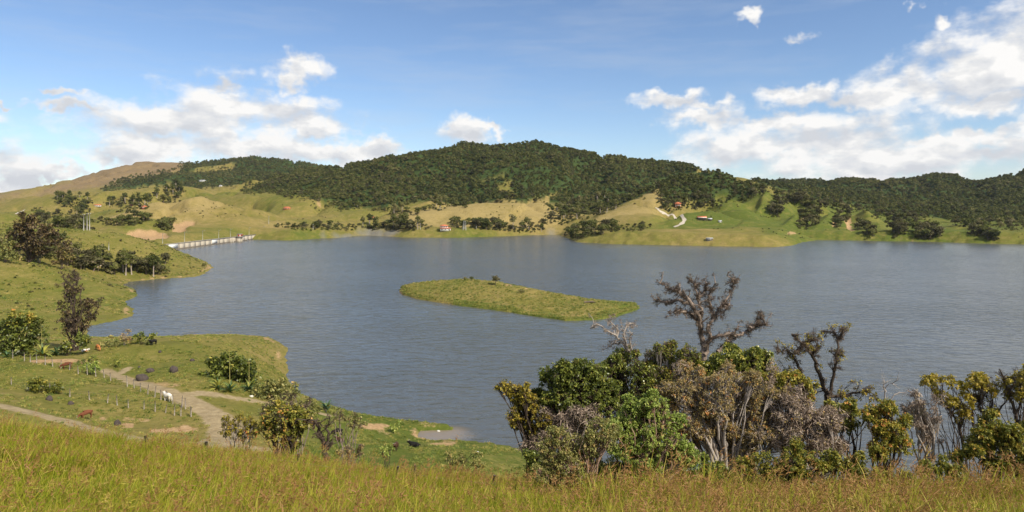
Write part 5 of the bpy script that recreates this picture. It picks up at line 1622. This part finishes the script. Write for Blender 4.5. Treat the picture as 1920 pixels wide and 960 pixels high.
plant('dead_tree', 'grey leafless tree leaning left out of the thicket', 31, 1215, [], limbs=[
    [(1222, 760), (1208, 712), (1194, 675), (1175, 653), (1156, 631), (1141, 622), (1120, 609), (1107, 616)], [(1156, 631), (1159, 619), (1148, 607), (1141, 598)], [(1175, 653), (1170, 624), (1181, 607), (1195, 612)], [(1165, 642), (1150, 645), (1137, 653)],
    [(1190, 670), (1180, 640), (1185, 625)], [(1200, 690), (1215, 670), (1232, 655)], [(1205, 700), (1190, 690), (1172, 692)]], limb_r=.085, limb_moss=4, moss_size=.12, moss_rad=.04, moss_m='greytwig', depth=2.0, seed=12, cat='tree', k=0, bark=M_LIMB_GREY)
plant('crooked_tree', 'crooked moss-hung tree with yellow leaf tips right of the tallest tree', 31, 1552, [(1590, 742, 14), (1612, 732, 14), (1500, 735, 10)], 'gold', limbs=[
    [(1552, 830), (1552, 756), (1546, 732), (1535, 699), (1522, 664), (1506, 645), (1484, 627)], [(1553, 756), (1557, 732), (1565, 697), (1568, 669), (1571, 637), (1563, 623), (1542, 621)], [(1522, 664), (1530, 655), (1534, 645)],
    [(1512, 730), (1500, 694), (1489, 672), (1479, 659), (1458, 659)], [(1571, 637), (1578, 629), (1580, 618)], [(1568, 669), (1580, 660)], [(1550, 745), (1585, 742), (1610, 735), (1628, 730)], [(1506, 645), (1500, 655), (1490, 662)], [(1500, 694), (1480, 702), (1471, 698)], [(1506, 645), (1518, 640), (1528, 636)]],
      limb_r=.14, limb_moss=9, moss_size=.15, moss_rad=.06, depth=2.0, seed=13, cat='tree', leaf=.15, tips=14, k=7, tuft_leaf=.5, tint=(.6, .2), mossy=.8, bark=M_LIMB_DARK)
plant('bare_sapling', 'small bleached sapling with broken twigs right of the crooked tree', 30, 1664, [], limbs=[[(1664, 830), (1662, 790), (1660, 753), (1661, 726), (1682, 714)], [(1661, 735), (1656, 722), (1664, 716)], [(1662, 760), (1680, 738), (1700, 736)]], limb_r=.05, depth=1, seed=14, k=0, bark=M_LIMB_GREY, cat='tree')
plant('yellow_leaf_tree', 'slender forked tree with yellow leaf tufts left of its twin', 30, 1806, [(1738, 713, 13), (1760, 716, 12), (1775, 714, 11), (1762, 736, 11), (1785, 755, 15), (1803, 752, 13), (1798, 778, 14), (1770, 752, 9)], 'gold', M_LIMB_DARK, .18, .32, 24, 10, 15, 1.0, 'tree', tint=(.62, .16),
      limbs=[[(1808, 850), (1800, 805), (1785, 775), (1766, 753), (1755, 732)], [(1785, 775), (1795, 760)], [(1800, 805), (1810, 780)]], limb_r=.07, limb_moss=3, moss_size=.12, moss_rad=.04)
plant('yellow_leaf_tree', 'moss-hung tree with one round yellow crown near the right edge', 30, 1848, [(1828, 716, 17), (1845, 713, 16), (1820, 727, 12), (1850, 728, 12), (1838, 752, 10), (1857, 770, 10)], 'gold', M_LIMB_DARK, .18, .32, 26, 11, 16, 1.0, 'tree', tint=(.6, .16),
      limbs=[[(1852, 850), (1847, 791), (1835, 755), (1828, 730)], [(1848, 800), (1861, 753), (1869, 724)], [(1825, 800), (1823, 760), (1826, 735)], [(1855, 800), (1880, 760), (1900, 735)], [(1835, 760), (1845, 745), (1850, 728)]], limb_r=.085, limb_moss=5, moss_size=.12, moss_rad=.06, tuft_leaf=.15)
plant('yellow_leaf_tree', 'yellow-leaved mossy tree cut by the right edge of the picture', 29.5, 1910, [(1905, 702, 16), (1890, 722, 14), (1915, 735, 16), (1900, 745, 12), (1930, 720, 20), (1945, 700, 20)], 'gold', M_LIMB_DARK, .18, .32, 26, 10, 17, 1.0, 'tree', tint=(.58, .18),
      limbs=[[(1915, 850), (1905, 780), (1890, 740), (1885, 716), (1874, 692)], [(1905, 780), (1918, 740), (1920, 700)], [(1890, 740), (1900, 720), (1906, 700)]], limb_r=.085, limb_moss=5, moss_size=.12, moss_rad=.06)
plant('laurel_shrub', 'dark green glossy-leaved shrub at the upper left of the thicket', 29.5, 1100, [(1035, 712, 28), (1062, 698, 26), (1085, 705, 30), (1110, 695, 26), (1050, 740, 30), (1090, 740, 34), (1125, 730, 32), (1140, 760, 34), (1100, 775, 32), (1060, 775, 28), (1030, 745, 20)], 'deep', M_LIMB_DARK, .155, .3, 90, 13, 21, 1.2, group=FG, mossy=.08)
plant('laurel_shrub', 'dark green shrub behind the leaning grey tree', 31, 1190, [(1150, 685, 26), (1170, 672, 22), (1195, 690, 28), (1165, 712, 30), (1200, 720, 30), (1180, 745, 32)], 'deep', M_LIMB_DARK, .155, .3, 74, 12, 22, 1.2, group=FG, mossy=.25)
plant('laurel_shrub', 'green shrub between the grey tree and the tall mossy tree', 31, 1255, [(1232, 672, 20), (1255, 665, 22), (1280, 660, 20), (1290, 678, 20), (1245, 695, 26), (1275, 700, 28), (1225, 700, 20)], 'mixed', M_LIMB_GREY, .15, .3, 52, 10, 23, 1.2, group=FG, mossy=.5, tint=(.35, .2))
plant('laurel_shrub', 'bright green leafy shrub right of the tall mossy trunk', 30.5, 1385, [(1350, 682, 20), (1372, 676, 24), (1395, 672, 24), (1415, 678, 22), (1432, 686, 14), (1385, 698, 26), (1410, 702, 22), (1355, 705, 24), (1330, 695, 16)], 'deep', M_LIMB_DARK, .155, .3, 78, 13, 24, 1.1, group=FG, tint=(.55, .2))
plant('gold_leaf_shrub', 'golden-green shrub at the left tip of the thicket over the water', 29, 1005, [(948, 728, 14), (965, 742, 18), (985, 735, 14), (975, 760, 18), (1000, 760, 20), (962, 775, 13), (990, 785, 18), (1015, 780, 20), (1000, 805, 18), (970, 800, 12)], 'gold', M_LIMB_DARK, .14, .32, 44, 10, 25, 1.0, group=FG, tint=(.5, .2), mossy=.25)
plant('grey_twig_shrub', 'tangle of grey dry twigs below the dark shrub', 28.5, 1080, [(1060, 790, 30), (1090, 785, 26), (1035, 810, 28), (1075, 815, 30), (1010, 830, 20)], 'olive', M_LIMB_GREY, .12, .3, 60, 2, 26, 1.0, group=FG, twigs=1.0, mossy=1.3, moss_size=.32, moss_m='greytwig')
plant('rust_shrub', 'broad rust-brown shrub full of dry leaves in the middle of the thicket', 28.5, 1365, [(1275, 728, 30), (1310, 718, 30), (1345, 712, 32), (1380, 720, 32), (1415, 728, 30), (1440, 745, 26), (1260, 752, 26), (1295, 755, 34), (1335, 750, 36), (1375, 755, 36), (1415, 765, 34), (1290, 790, 32), (1330, 790, 36),
      (1375, 795, 36), (1415, 805, 34), (1445, 790, 28), (1455, 825, 30), (1400, 840, 34), (1350, 830, 34), (1305, 825, 28)], 'rust', M_LIMB_GREY, .14, .18, 84, 9, 27, 1.0, group=FG, mossy=.1, moss_size=.2, moss_m='greytwig', twigs=.7, tint=(.5, .24),
      limbs=[[(1330, 860), (1300, 770), (1286, 720), (1272, 690)], [(1390, 850), (1425, 770), (1446, 715), (1452, 692)], [(1360, 850), (1350, 760), (1342, 700)], [(1425, 770), (1445, 750), (1468, 738)]], limb_r=.05, limb_moss=4, moss_rad=.05)
plant('yellow_green_shrub', 'yellow-green shrub between the rust shrub and the crooked tree', 29.5, 1480, [(1445, 712, 20), (1470, 705, 18), (1490, 718, 20), (1462, 730, 22), (1500, 740, 18), (1520, 725, 12)], 'mixed', M_LIMB_DARK, .18, .3, 40, 10, 28, 1.0, group=FG, tint=(.62, .18))
plant('grey_twig_shrub', 'pale grey mass of dry twigs right of the rust shrub', 28, 1525, [(1480, 775, 28), (1505, 765, 28), (1530, 785, 30), (1500, 800, 30), (1545, 810, 26), (1560, 835, 22), (1525, 825, 26), (1475, 805, 26)], 'rust', M_LIMB_GREY, .1, .3, 70, 2, 29, 1.0, group=FG, twigs=1.0, mossy=1.2, moss_size=.28, moss_m='greytwig', limbs=[[(1525, 870), (1510, 800), (1495, 755), (1488, 728)], [(1530, 850), (1560, 800), (1585, 775)]], limb_r=.05, limb_moss=5, moss_rad=.05)
plant('yellow_green_shrub', 'green shrub with yellow tips below the crooked tree', 29, 1590, [(1568, 770, 14), (1592, 764, 15), (1608, 778, 14), (1585, 795, 14)], 'mixed', M_LIMB_DARK, .19, .3, 36, 10, 30, 1.0, group=FG, tint=(.5, .2))
plant('yellow_green_shrub', 'full yellow-green bush in the right half of the thicket', 27.5, 1665, [(1640, 775, 18), (1670, 772, 20), (1650, 800, 22), (1685, 803, 22), (1660, 830, 24), (1695, 833, 22), (1640, 846, 18)], 'mixed', M_LIMB_DARK, .15, .3, 66, 11, 31, 1.0, group=FG, tint=(.55, .22))
plant('grey_twig_shrub', 'thin grey leafless shrub between two bushes near the right', 28.5, 1745, [(1720, 765, 18), (1735, 780, 18), (1750, 800, 20), (1740, 825, 18), (1715, 748, 12)], 'rust', M_LIMB_GREY, .1, .3, 34, 1, 32, 1.0, group=FG, twigs=1.0, mossy=.8, moss_size=.22, moss_m='greytwig', limbs=[[(1745, 860), (1738, 800), (1722, 765), (1716, 735)], [(1738, 800), (1752, 775), (1757, 752)], [(1742, 830), (1728, 800), (1712, 790)]], limb_r=.05, limb_moss=5, moss_rad=.05)
plant('orange_tip_shrub', 'dense green bush with orange leaf tips at the right end', 27, 1865, [(1838, 815, 18), (1862, 803, 22), (1890, 806, 22), (1915, 815, 22), (1818, 840, 16), (1845, 840, 22), (1880, 838, 24), (1910, 845, 24), (1795, 856, 12), (1860, 868, 22), (1900, 875, 22)], 'mixed', M_LIMB_DARK, .15, .3, 76, 11, 33, 1.0, group=FG, tint=(.48, .26))
plant('light_green_shrub', 'fresh light green shrub at the front of the thicket', 22, 1215, [(1190, 765, 22), (1215, 752, 22), (1240, 765, 24), (1175, 790, 24), (1205, 785, 30), (1245, 795, 30), (1180, 820, 28), (1220, 825, 32), (1260, 825, 30), (1165, 845, 22), (1200, 860, 28), (1245, 865, 28), (1285, 850, 24), (1300, 862, 20), (1195, 890, 22), (1150, 800, 16)], 'light', M_LIMB_PINK, .095, .32, 80, 13, 34, 1.0, group=FG)
plant('pink_stem_shrub', 'pale olive shrub with a bare pinkish stem at the lower left', 19.5, 1095, [(1025, 840, 20), (1050, 822, 22), (1075, 838, 24), (1035, 865, 22), (1065, 868, 26), (1095, 855, 22), (1120, 800, 18), (1140, 820, 18), (1110, 830, 18), (1015, 885, 16), (1050, 895, 20), (1085, 890, 18)], 'olive', M_LIMB_PINK, .085, .32, 58, 10, 35, 1.0, group=FG, limbs=[[(1095, 965), (1100, 915), (1108, 875), (1118, 850), (1125, 825)], [(1108, 878), (1095, 865), (1085, 850)], [(1118, 850), (1135, 835)]], limb_r=.045)
plant('dark_low_bush', 'dark green low bush under the light green shrub', 23, 1160, [(1005, 860, 18), (1140, 880, 24), (1120, 900, 22), (1290, 890, 24), (1330, 880, 26), (1360, 900, 26), (1320, 905, 24), (1000, 880, 14)], 'deep', M_LIMB_DARK, .13, .32, 48, 10, 36, .8, group=FG)
plant('dark_low_bush', 'mixed green low bush in grass below the rust shrub', 22.5, 1460, [(1400, 885, 24), (1440, 870, 26), (1480, 860, 26), (1520, 870, 26), (1560, 875, 24), (1500, 895, 24), (1450, 900, 24), (1600, 875, 22), (1400, 910, 20)], 'mixed', M_LIMB_DARK, .13, .32, 48, 10, 37, .8, group=FG, tint=(.45, .2))
plant('dark_low_bush', 'low weedy bush in the grass before the right-hand bushes', 22.5, 1690, [(1610, 900, 16), (1650, 895, 18), (1735, 885, 16), (1770, 880, 16), (1795, 892, 16), (1700, 900, 16)], 'mixed', M_LIMB_DARK, .13, .32, 40, 9, 38, .8, group=FG, tint=(.5, .22))
plant('dark_low_bush', 'small bush with pale stone on the slope left of the thicket', 27, 850, [(845, 862, 14), (865, 868, 14), (855, 880, 14), (893, 858, 11), (900, 872, 12)], 'olive', M_LIMB_DARK, .12, .3, 30, 8, 39, .8)

# ---- small trees on the break of slope, centre left
plant('yellow_leaf_tree', 'small tree with yellowish leaves beside the bend of the track', 33, 448, [(430, 800, 15), (448, 792, 14), (462, 806, 14), (435, 815, 12), (455, 820, 10), (470, 795, 10), (424, 790, 9)], 'gold', M_LIMB_GREY, .16, .32, 24, 9, 41, 1, 'tree', tint=(.5, .2), stem_r=.07, mossy=.2)
plant('leafy_tree', 'leafy green tree with drooping leaves left of the mossy snag', 32, 530, [(510, 785, 20), (535, 778, 22), (558, 782, 20), (520, 805, 20), (548, 805, 22), (565, 800, 16), (500, 800, 14), (545, 822, 16), (555, 775, 14), (530, 765, 12)], 'mixed', M_LIMB_DARK, .19, .32, 30, 9, 42, 1.0, 'tree', tint=(.5, .22), stem_r=.09, mossy=.15, twigs=.8)
plant('mossy_snag', 'dark leafless forked snag wrapped in moss in the grass', 31, 612, [], limbs=[[(613, 878), (610, 850), (606, 828), (597, 805), (592, 790), (575, 788)], [(609, 845), (615, 822), (614, 800), (618, 785)], [(606, 828), (600, 820), (594, 812)], [(611, 842), (620, 835), (622, 824)]], limb_r=.15, limb_moss=8, moss_size=.09, moss_rad=.05, depth=.6, seed=43, cat='tree', k=0, bark=M_LIMB_DARK)
plant('mossy_shrub', 'grey mossy shrub with sparse leaves above the leafy tree', 48, 560, [(520, 760, 16), (545, 755, 18), (570, 765, 16), (500, 770, 12), (535, 770, 14)], 'olive', M_LIMB, .16, .3, 34, 6, 44, 1.0, mossy=.9, moss_size=.3)
plant('mossy_shrub', 'mossy shrub with olive leaves right of the snag', 75, 650, [(638, 782, 9), (630, 772, 8), (650, 780, 8), (670, 788, 11), (664, 796, 9), (676, 798, 8)], 'olive', M_LIMB, .26, .3, 34, 7, 45, 1.0, mossy=.7, moss_size=.4)
plant('mossy_shrub', 'low brown shrub in the grass right of the snag', 30, 655, [(642, 850, 8), (655, 844, 8), (668, 850, 8), (652, 858, 9), (676, 842, 6)], 'rust', M_LIMB, .12, .28, 26, 6, 46, .8, mossy=.7, moss_size=.16)
plant('green_sapling', 'small green sapling at the edge of the tall grass', 30, 722, [(718, 846, 10), (728, 843, 10), (722, 858, 10)], 'light', M_LIMB_DARK, .12, .32, 22, 8, 47, .8)
plant('green_sapling', 'lone bright sapling on the flat near the muddy inlet', 120, 740, [(736, 800, 6), (743, 797, 7), (740, 803, 6)], 'light', M_LIMB_DARK, .4, .34, 22, 8, 48, .8, base_v=812)

# ---- plants around the pasture
PB = 'bushes on the pasture'
plant('round_bush', 'large round dark bush behind the agaves on the promontory', 128, 435, [(405, 690, 18), (425, 680, 20), (448, 682, 20), (465, 692, 16), (410, 705, 16), (435, 705, 20), (460, 708, 18), (388, 705, 12)], 'deep', M_LIMB_DARK, .55, .34, 60, 8, 51, 1.0, base_v=712, tint=(.35, .2))
plant('low_bush', 'low olive bush spreading right of the agaves', 130, 520, [(485, 735, 14), (505, 730, 16), (525, 728, 16), (545, 735, 14), (510, 745, 14), (535, 748, 14), (490, 745, 10)], 'olive', M_LIMB_DARK, .5, .34, 46, 8, 52, 1.0, base_v=755, tint=(.4, .2))
plant('low_bush', 'olive bush at the waterline below the promontory', 130, 575, [(560, 762, 10), (580, 765, 10), (592, 770, 9)], 'olive', M_LIMB_DARK, .5, .34, 34, 8, 53, 1.0, base_v=778)
plant('low_bush', 'dark orange-flecked bush by a post in the left pasture', 112, 85, [(60, 722, 9), (72, 720, 11), (85, 724, 11), (100, 726, 10), (92, 732, 9), (65, 730, 8)], 'mixed', M_LIMB_DARK, .45, .34, 40, 8, 54, .8, base_v=737, tint=(.35, .2))
plant('low_bush', 'light green bush by the fence below the dark hedge bank', 135, 170, [(158, 690, 8), (172, 686, 9), (182, 692, 8)], 'light', M_LIMB_DARK, .45, .34, 34, 8, 55, .8, base_v=702)
plant('low_bush', 'dark bush on the bank above the track start', 140, 160, [(152, 678, 7), (163, 676, 8), (172, 679, 6)], 'deep', M_LIMB_DARK, .45, .34, 30, 8, 56, .8, base_v=684)
plant('low_bush', 'small dark bush above the track fork', 140, 214, [(212, 680, 6), (217, 683, 5)], 'deep', M_LIMB_DARK, .4, .34, 26, 8, 57, .8, base_v=690)
plant('shore_bush', 'big dark bush at the left edge behind the agaves', 150, 30, [(8, 615, 20), (35, 608, 18), (55, 612, 16), (10, 640, 20), (40, 638, 20), (65, 635, 16), (20, 655, 14), (50, 655, 14), (-15, 625, 20)], 'deep', M_LIMB_DARK, .6, .34, 60, 8, 58, 1.0, base_v=665, tint=(.3, .2))
plant('shore_bush', 'yellow-green leafy crown above the big dark bush', 155, 45, [(30, 600, 12), (45, 596, 13), (60, 600, 11), (22, 592, 8)], 'mixed', M_LIMB_DARK, .55, .34, 40, 8, 59, .8, base_v=664, tint=(.65, .15))
plant('shore_bush', 'dark bush right of the agaves under the mossy tree', 150, 125, [(118, 655, 9), (130, 650, 10), (152, 645, 12), (148, 632, 10), (160, 640, 8)], 'deep', M_LIMB_DARK, .5, .34, 44, 8, 60, .8, base_v=667)
plant('shore_bush', 'green shrub on the lake edge right of the tan cow', 165, 205, [(198, 645, 8), (208, 640, 8), (218, 645, 7)], 'olive', M_LIMB_DARK, .5, .34, 34, 8, 61, .8, base_v=651)
plant('shore_bush', 'grey dry shrub on the lake edge between two green shrubs', 165, 233, [(225, 635, 9), (236, 630, 10), (243, 638, 8)], 'rust', M_LIMB_GREY, .4, .3, 34, 6, 62, .8, base_v=648, mossy=.8, moss_size=.6, moss_m='greytwig')
plant('shore_bush', 'rounded green shrub on the lake edge left of the black cow', 165, 265, [(255, 637, 8), (266, 633, 9), (277, 638, 8), (283, 630, 6)], 'deep', M_LIMB_DARK, .5, .34, 38, 8, 63, .8, base_v=646, tint=(.5, .2))
plant('big_mossy_tree', 'tall dark mossy tree at the water on the left', 160, 140, [(125, 560, 14), (145, 545, 12), (160, 575, 15), (175, 565, 10), (130, 590, 18), (150, 600, 18), (120, 610, 15), (165, 605, 14), (110, 575, 9), (140, 620, 14), (178, 585, 8)], 'redtree', M_LIMB_DARK, .5, .32, 30, 6, 64, 1.0, 'tree', base_v=657, limbs=[[(138, 657), (138, 620), (136, 570), (140, 540), (128, 515)], [(136, 570), (122, 540), (120, 515)], [(138, 600), (160, 580), (180, 565)], [(138, 540), (143, 520), (145, 510)]], limb_r=.4, limb_moss=9, moss_size=.6, moss_rad=.35, mossy=.25, tint=(.3, .2), tuft_leaf=.4)
plant('big_red_tree', 'large reddish-brown tree at the far left above the headland', 340, 55, [(40, 420, 14), (55, 412, 13), (70, 425, 15), (85, 432, 14), (35, 438, 15), (55, 440, 17), (78, 448, 15), (98, 448, 12), (110, 455, 11), (45, 458, 14), (68, 465, 13), (28, 452, 10)], 'redtree', M_LIMB_DARK, 1.3, .36, 52, 8, 65, 1.0, 'tree', base_v=492, tint=(.45, .22))
plant('headland_tree', 'green tree below the large reddish tree', 340, 75, [(50, 470, 11), (75, 462, 12), (90, 475, 11), (65, 480, 10)], 'olive', M_BARK_PALE, 1.2, .36, 46, 8, 66, 1.0, 'tree', base_v=494, tint=(.3, .2))
plant('headland_tree', 'leafy tree at the left picture edge behind the headland', 345, 10, [(0, 455, 12), (15, 462, 12), (5, 475, 12), (25, 478, 10), (-18, 462, 14)], 'olive', M_BARK, 1.2, .36, 46, 8, 67, 1.0, 'tree', base_v=492, tint=(.3, .2))
plant('headland_tree', 'grey-green tree between reddish tree and bushy cove', 350, 115, [(105, 475, 11), (120, 470, 10), (130, 482, 11), (112, 490, 10)], 'redtree', M_BARK, 1.2, .36, 44, 8, 68, 1.0, 'tree', base_v=505, tint=(.7, .2))
grove([(30, 472, 34, 10), (80, 478, 34, 9), (120, 488, 16, 8), (105, 462, 16, 8)], 30, ['round', 'bush', 'brown', 'tall'], 'crest_tree', 'dark tree in the wood under the large reddish tree', 'trees round the large reddish tree', 217, .4, .75, 300)
# wooded cove between the headlands
rg = np.random.RandomState(77); cove = []
for k in range(62):
    u = 118 + k * 3.15 + rg.normal(0, 3); v = np.interp(u, [118, 200, 260, 320], [500, 515, 521, 517]) - abs(rg.normal(0, 13))
    q = hit(u, v, 300)
    if lake_sd(np.array([q[0]]), np.array([q[1]]))[0] < 1.0: q = hit(u, v - 4, 300)
    e = put_tree(['round', 'bush', 'brown', 'tall'][rg.randint(4)], q, rg.uniform(.55, 1.15), 'cove_tree', 'x', 'trees of the cove between the headlands', rg)
    cove.append((q[0] / q[1], e))
for k, (_, e) in enumerate(sorted(cove, key=lambda c: c[0])):
    e['label'] = 'small tree, %s from the left along the cove between the two grassy headlands' % ordinal(k + 1)
for k, (u, v, lab) in enumerate([(383, 501, 'small dark shrub near the tip of the farther headland'), (306, 507, 'dark shrub on the headland slope near the cove trees')]):
    put_tree('bush', hit(u, v, 300), .7, 'headland_shrub', lab, 'shrubs on the farther headland', rg, 'shrub')
# shrubs on the island
for k, (u, v, s, lab) in enumerate([(756, 535, .5, 'little shrub at the left tip of the island'), (871, 527, .42, 'left one of two small palms-like shrubs on the island top'), (885, 527, .45, 'right one of two small shrubs on the island top'), (928, 533, .6, 'brownish shrub on the island crest'), (978, 541, .5, 'low shrub on the right shoulder of the island')]):
    x, y_ = P(u, v, CAM_H * FPX / (v - VH) * (.95 if u < 800 else .86))[:2]
    put_tree('brown' if k == 3 else 'bush', (x, y_, island_z(x, y_) - .1), s, 'island_shrub', lab.replace('palms-like ', ''), 'shrubs on the island', rg, 'shrub')

# ------------------------------------------------------------------ grass
def blade_clump(seed, n, h, spread, w, lean, head=0.0, base_t=.25, tip_t=.7, tvar=.15):
    """a clump of bent blades; tint rises towards the dry tips, seed heads are rust"""
    rng = np.random.RandomState(seed); acc = Acc()
    for i in range(n):
        a = rng.uniform(0, 6.28); r = spread * math.sqrt(rng.uniform()); p0 = np.array((r * math.cos(a), r * math.sin(a), -.05))
        hh = h * rng.uniform(.55, 1.15); dl = np.array((rng.normal(.18, .3), rng.normal(0, .3), 0)) * lean * hh
        yaw = rng.uniform(0, 6.28); s = np.array((math.cos(yaw), math.sin(yaw), 0)) * w * rng.uniform(.7, 1.3)
        ts = [0, .35, .7, 1.0]; c = [p0 + dl * t_ ** 2 + np.array((0, 0, hh * (t_ - .18 * lean * t_ ** 2))) for t_ in ts]
        V = np.array([c[0] - s, c[0] + s, c[1] - s * .9, c[1] + s * .9, c[2] - s * .6, c[2] + s * .6, c[3]])
        o = rng.normal(0, tvar); T = np.clip(np.array([base_t, base_t, .5 * (base_t + tip_t), .5 * (base_t + tip_t), .8 * tip_t, .8 * tip_t, tip_t]) + o, 0, .82)
        acc.add(V, np.array([(0, 1, 3, 2), (2, 3, 5, 4)]), T)
        acc.F.setdefault(3, []).append(np.array([(4, 5, 6)]) + acc.n - 7)
        if rng.uniform() < head:                                   # drooping seed head
            m = 9; q0 = c[3]; q = q0 + np.outer(rng.uniform(-.22, .02, m), (0, 0, 1)) * h * .5 + rng.normal(0, .012, (m, 3))
            d = rng.normal(0, .6, (m, 3)) + (np.sign(dl[0]) * .5, 0, .25); d /= np.linalg.norm(d, axis=1)[:, None]
            acc.add(*hairs(q, d, rng.uniform(.05, .11, m), .006, rng, np.clip(rng.normal(.95, .05, m), .84, 1)))
    return acc


def clump_mesh(name, acc, m):
    me = new_mesh(name, np.concatenate(acc.V), [np.concatenate(f) for f in acc.F.values()], {'tint': np.concatenate(acc.T)}); me.materials.append(m); return me


M_GRASS = leaf_mat('tall_grass', [(0, (.085, .13, .010)), (.25, (.18, .235, .014)), (.5, (.31, .325, .024)), (.72, (.43, .36, .045)), (.82, (.46, .34, .09)), (.86, (.30, .15, .05)), (1, (.37, .20, .08))], .3, .55, .22, patch=(.22, .42), spec=.25)
kinds = []
for k in range(5): kinds.append(clump_mesh('grass', blade_clump(400 + k, 30, .62, .22, .0075, .8, .05, .2, .6), M_GRASS))
for k in range(3): kinds.append(clump_mesh('grass', blade_clump(420 + k, 12, .85, .25, .006, .9, .75, .4, .78), M_GRASS))
for k in range(2): kinds.append(clump_mesh('grass', blade_clump(430 + k, 2, 1.45, .12, .007, 1.1, 1.0, .74, .82), M_GRASS))
rg = np.random.RandomState(9)
N = 24000
yy = np.sqrt(rg.uniform(3.2 ** 2, 40.0 ** 2, N)); ss = rg.uniform(-.98, .98, N); xx = ss * yy
keep = (rg.uniform(size=N) < np.interp(yy, [3, 20, 32, 40], [1, 1, .8, .5])); xx, yy = xx[keep], yy[keep]
# thicker near the eye, where single blades show
N2 = 5000; y2 = np.sqrt(rg.uniform(2.6 ** 2, 12.0 ** 2, N2)); x2 = rg.uniform(-.98, .98, N2) * y2
xx = np.concatenate([xx, x2]); yy = np.concatenate([yy, y2]); n = len(xx)
zz = np.array([ground(a, b_) for a, b_ in zip(xx, yy)])
u_ = UC + FPX * xx / yy
rust = np.clip(.06 + .22 * sstep(.1, .5, fbm(xx, yy, 5, 3, 141)) + .35 * sstep(980, 1100, u_) * sstep(9, 20, yy) + .18 * sstep(19, 25, yy), 0, .7)
r_ = rg.uniform(size=n)
idx = np.where(r_ < rust, rg.randint(5, 8, n), rg.randint(0, 5, n)); s_tall = 1 + rg.uniform(.2, 1.0, n) * sstep(940, 1080, u_) * sstep(14, 18, yy) * (rg.uniform(size=n) < .22)
idx = np.where(rg.uniform(size=n) < .005, rg.randint(8, 10, n), idx)
idx = np.where((yy < 8) & (idx > 4), rg.randint(0, 5, n), idx); idx = np.where((yy < 12) & (idx > 7), 6, idx)
s = rg.uniform(.7, 1.25, n) * (1 + .42 * fbm(xx, yy, 3, 3, 143)) * np.interp(yy, [0, 24, 30, 40], [1, 1.05, .95, .7]) * s_tall
gn_scatter('tall_grass', np.stack([xx, yy, zz], 1), np.stack([rg.normal(0, .08, n), rg.normal(0, .08, n), rg.uniform(-1.2, 1.2, n)], 1), np.stack([s, s, s * rg.uniform(.8, 1.2, n)], 1), idx, kinds, 'tall yellow-green grass with rusty seed heads covering the foreground hill')
# tufts of coarser grass on pasture, headlands and island
tk = [clump_mesh('tuft', blade_clump(500 + k, 18, .5, .34, .034, 1.1, 0, .05 + .13 * k, .35 + .13 * k, .15), LM['reed']) for k in range(5)]
rg = np.random.RandomState(19)
m1 = (GY > 34) & (GY < 236) & (GSD > .8) & (path < .3) & (soil < .5) & (GU > -250) & (GU < 2200)
p1 = scatter_cells(m1 & (fbm(GX, GY, 6, 3, 151) > -.12), 1.5, rg, 30000)
p2 = scatter_cells((GY > 236) & (GY < 640) & (GSD > .8) & (GU > -250) & (fbm(GX, GY, 14, 3, 152) > -.1), .2, rg, 18000)
kk = np.concatenate([rg.choice(np.flatnonzero((isd.ravel() > .3)), 3400), rg.choice(np.flatnonzero((isd.ravel() > .1) & (isd.ravel() < 3.5)), 1400)]); p3 = IV[kk] + rg.uniform(-.4, .4, (4800, 3)) * (1, 1, 0)
pts = np.vstack([p1, p2, p3]); n = len(pts); pts[:, 2] -= .03
s = np.concatenate([rg.uniform(.45, 1.2, len(p1)), rg.uniform(.9, 2.6, len(p2)), rg.uniform(.8, 1.9, len(p3))])
gn_scatter('pasture_tufts', pts, np.stack([0 * s, 0 * s, rg.uniform(0, 6.28, n)], 1), np.stack([s, s, s * rg.uniform(.6, 1.1, n)], 1), rg.randint(0, 5, n), tk, 'coarse grass tufts dotted over the pasture, headlands and island')
print('tufts', n)

# ------------------------------------------------------------------ air: a thin even haze over the whole valley
def add_haze(density):
    m = bpy.data.materials.new('valley_haze'); m.use_nodes = True
    t = NT(m.node_tree); t.n.clear()
    out = t.node('ShaderNodeOutputMaterial'); v = t.node('ShaderNodeVolumePrincipled')
    v.inputs['Color'].default_value = (0.80, 0.88, 1.0, 1); v.inputs['Density'].default_value = density; v.inputs['Anisotropy'].default_value = 0.2
    t.link(v.outputs[0], out.inputs['Volume'])
    mb = MB(); mb.box((0, 2600, 205), (13000, 5600, 430))
    o = mb.build('haze', m); tag(o, 'thin bluish haze over the far hills', kind='stuff')
    scene.cycles.volume_bounces = 0


add_haze(1.8e-5)
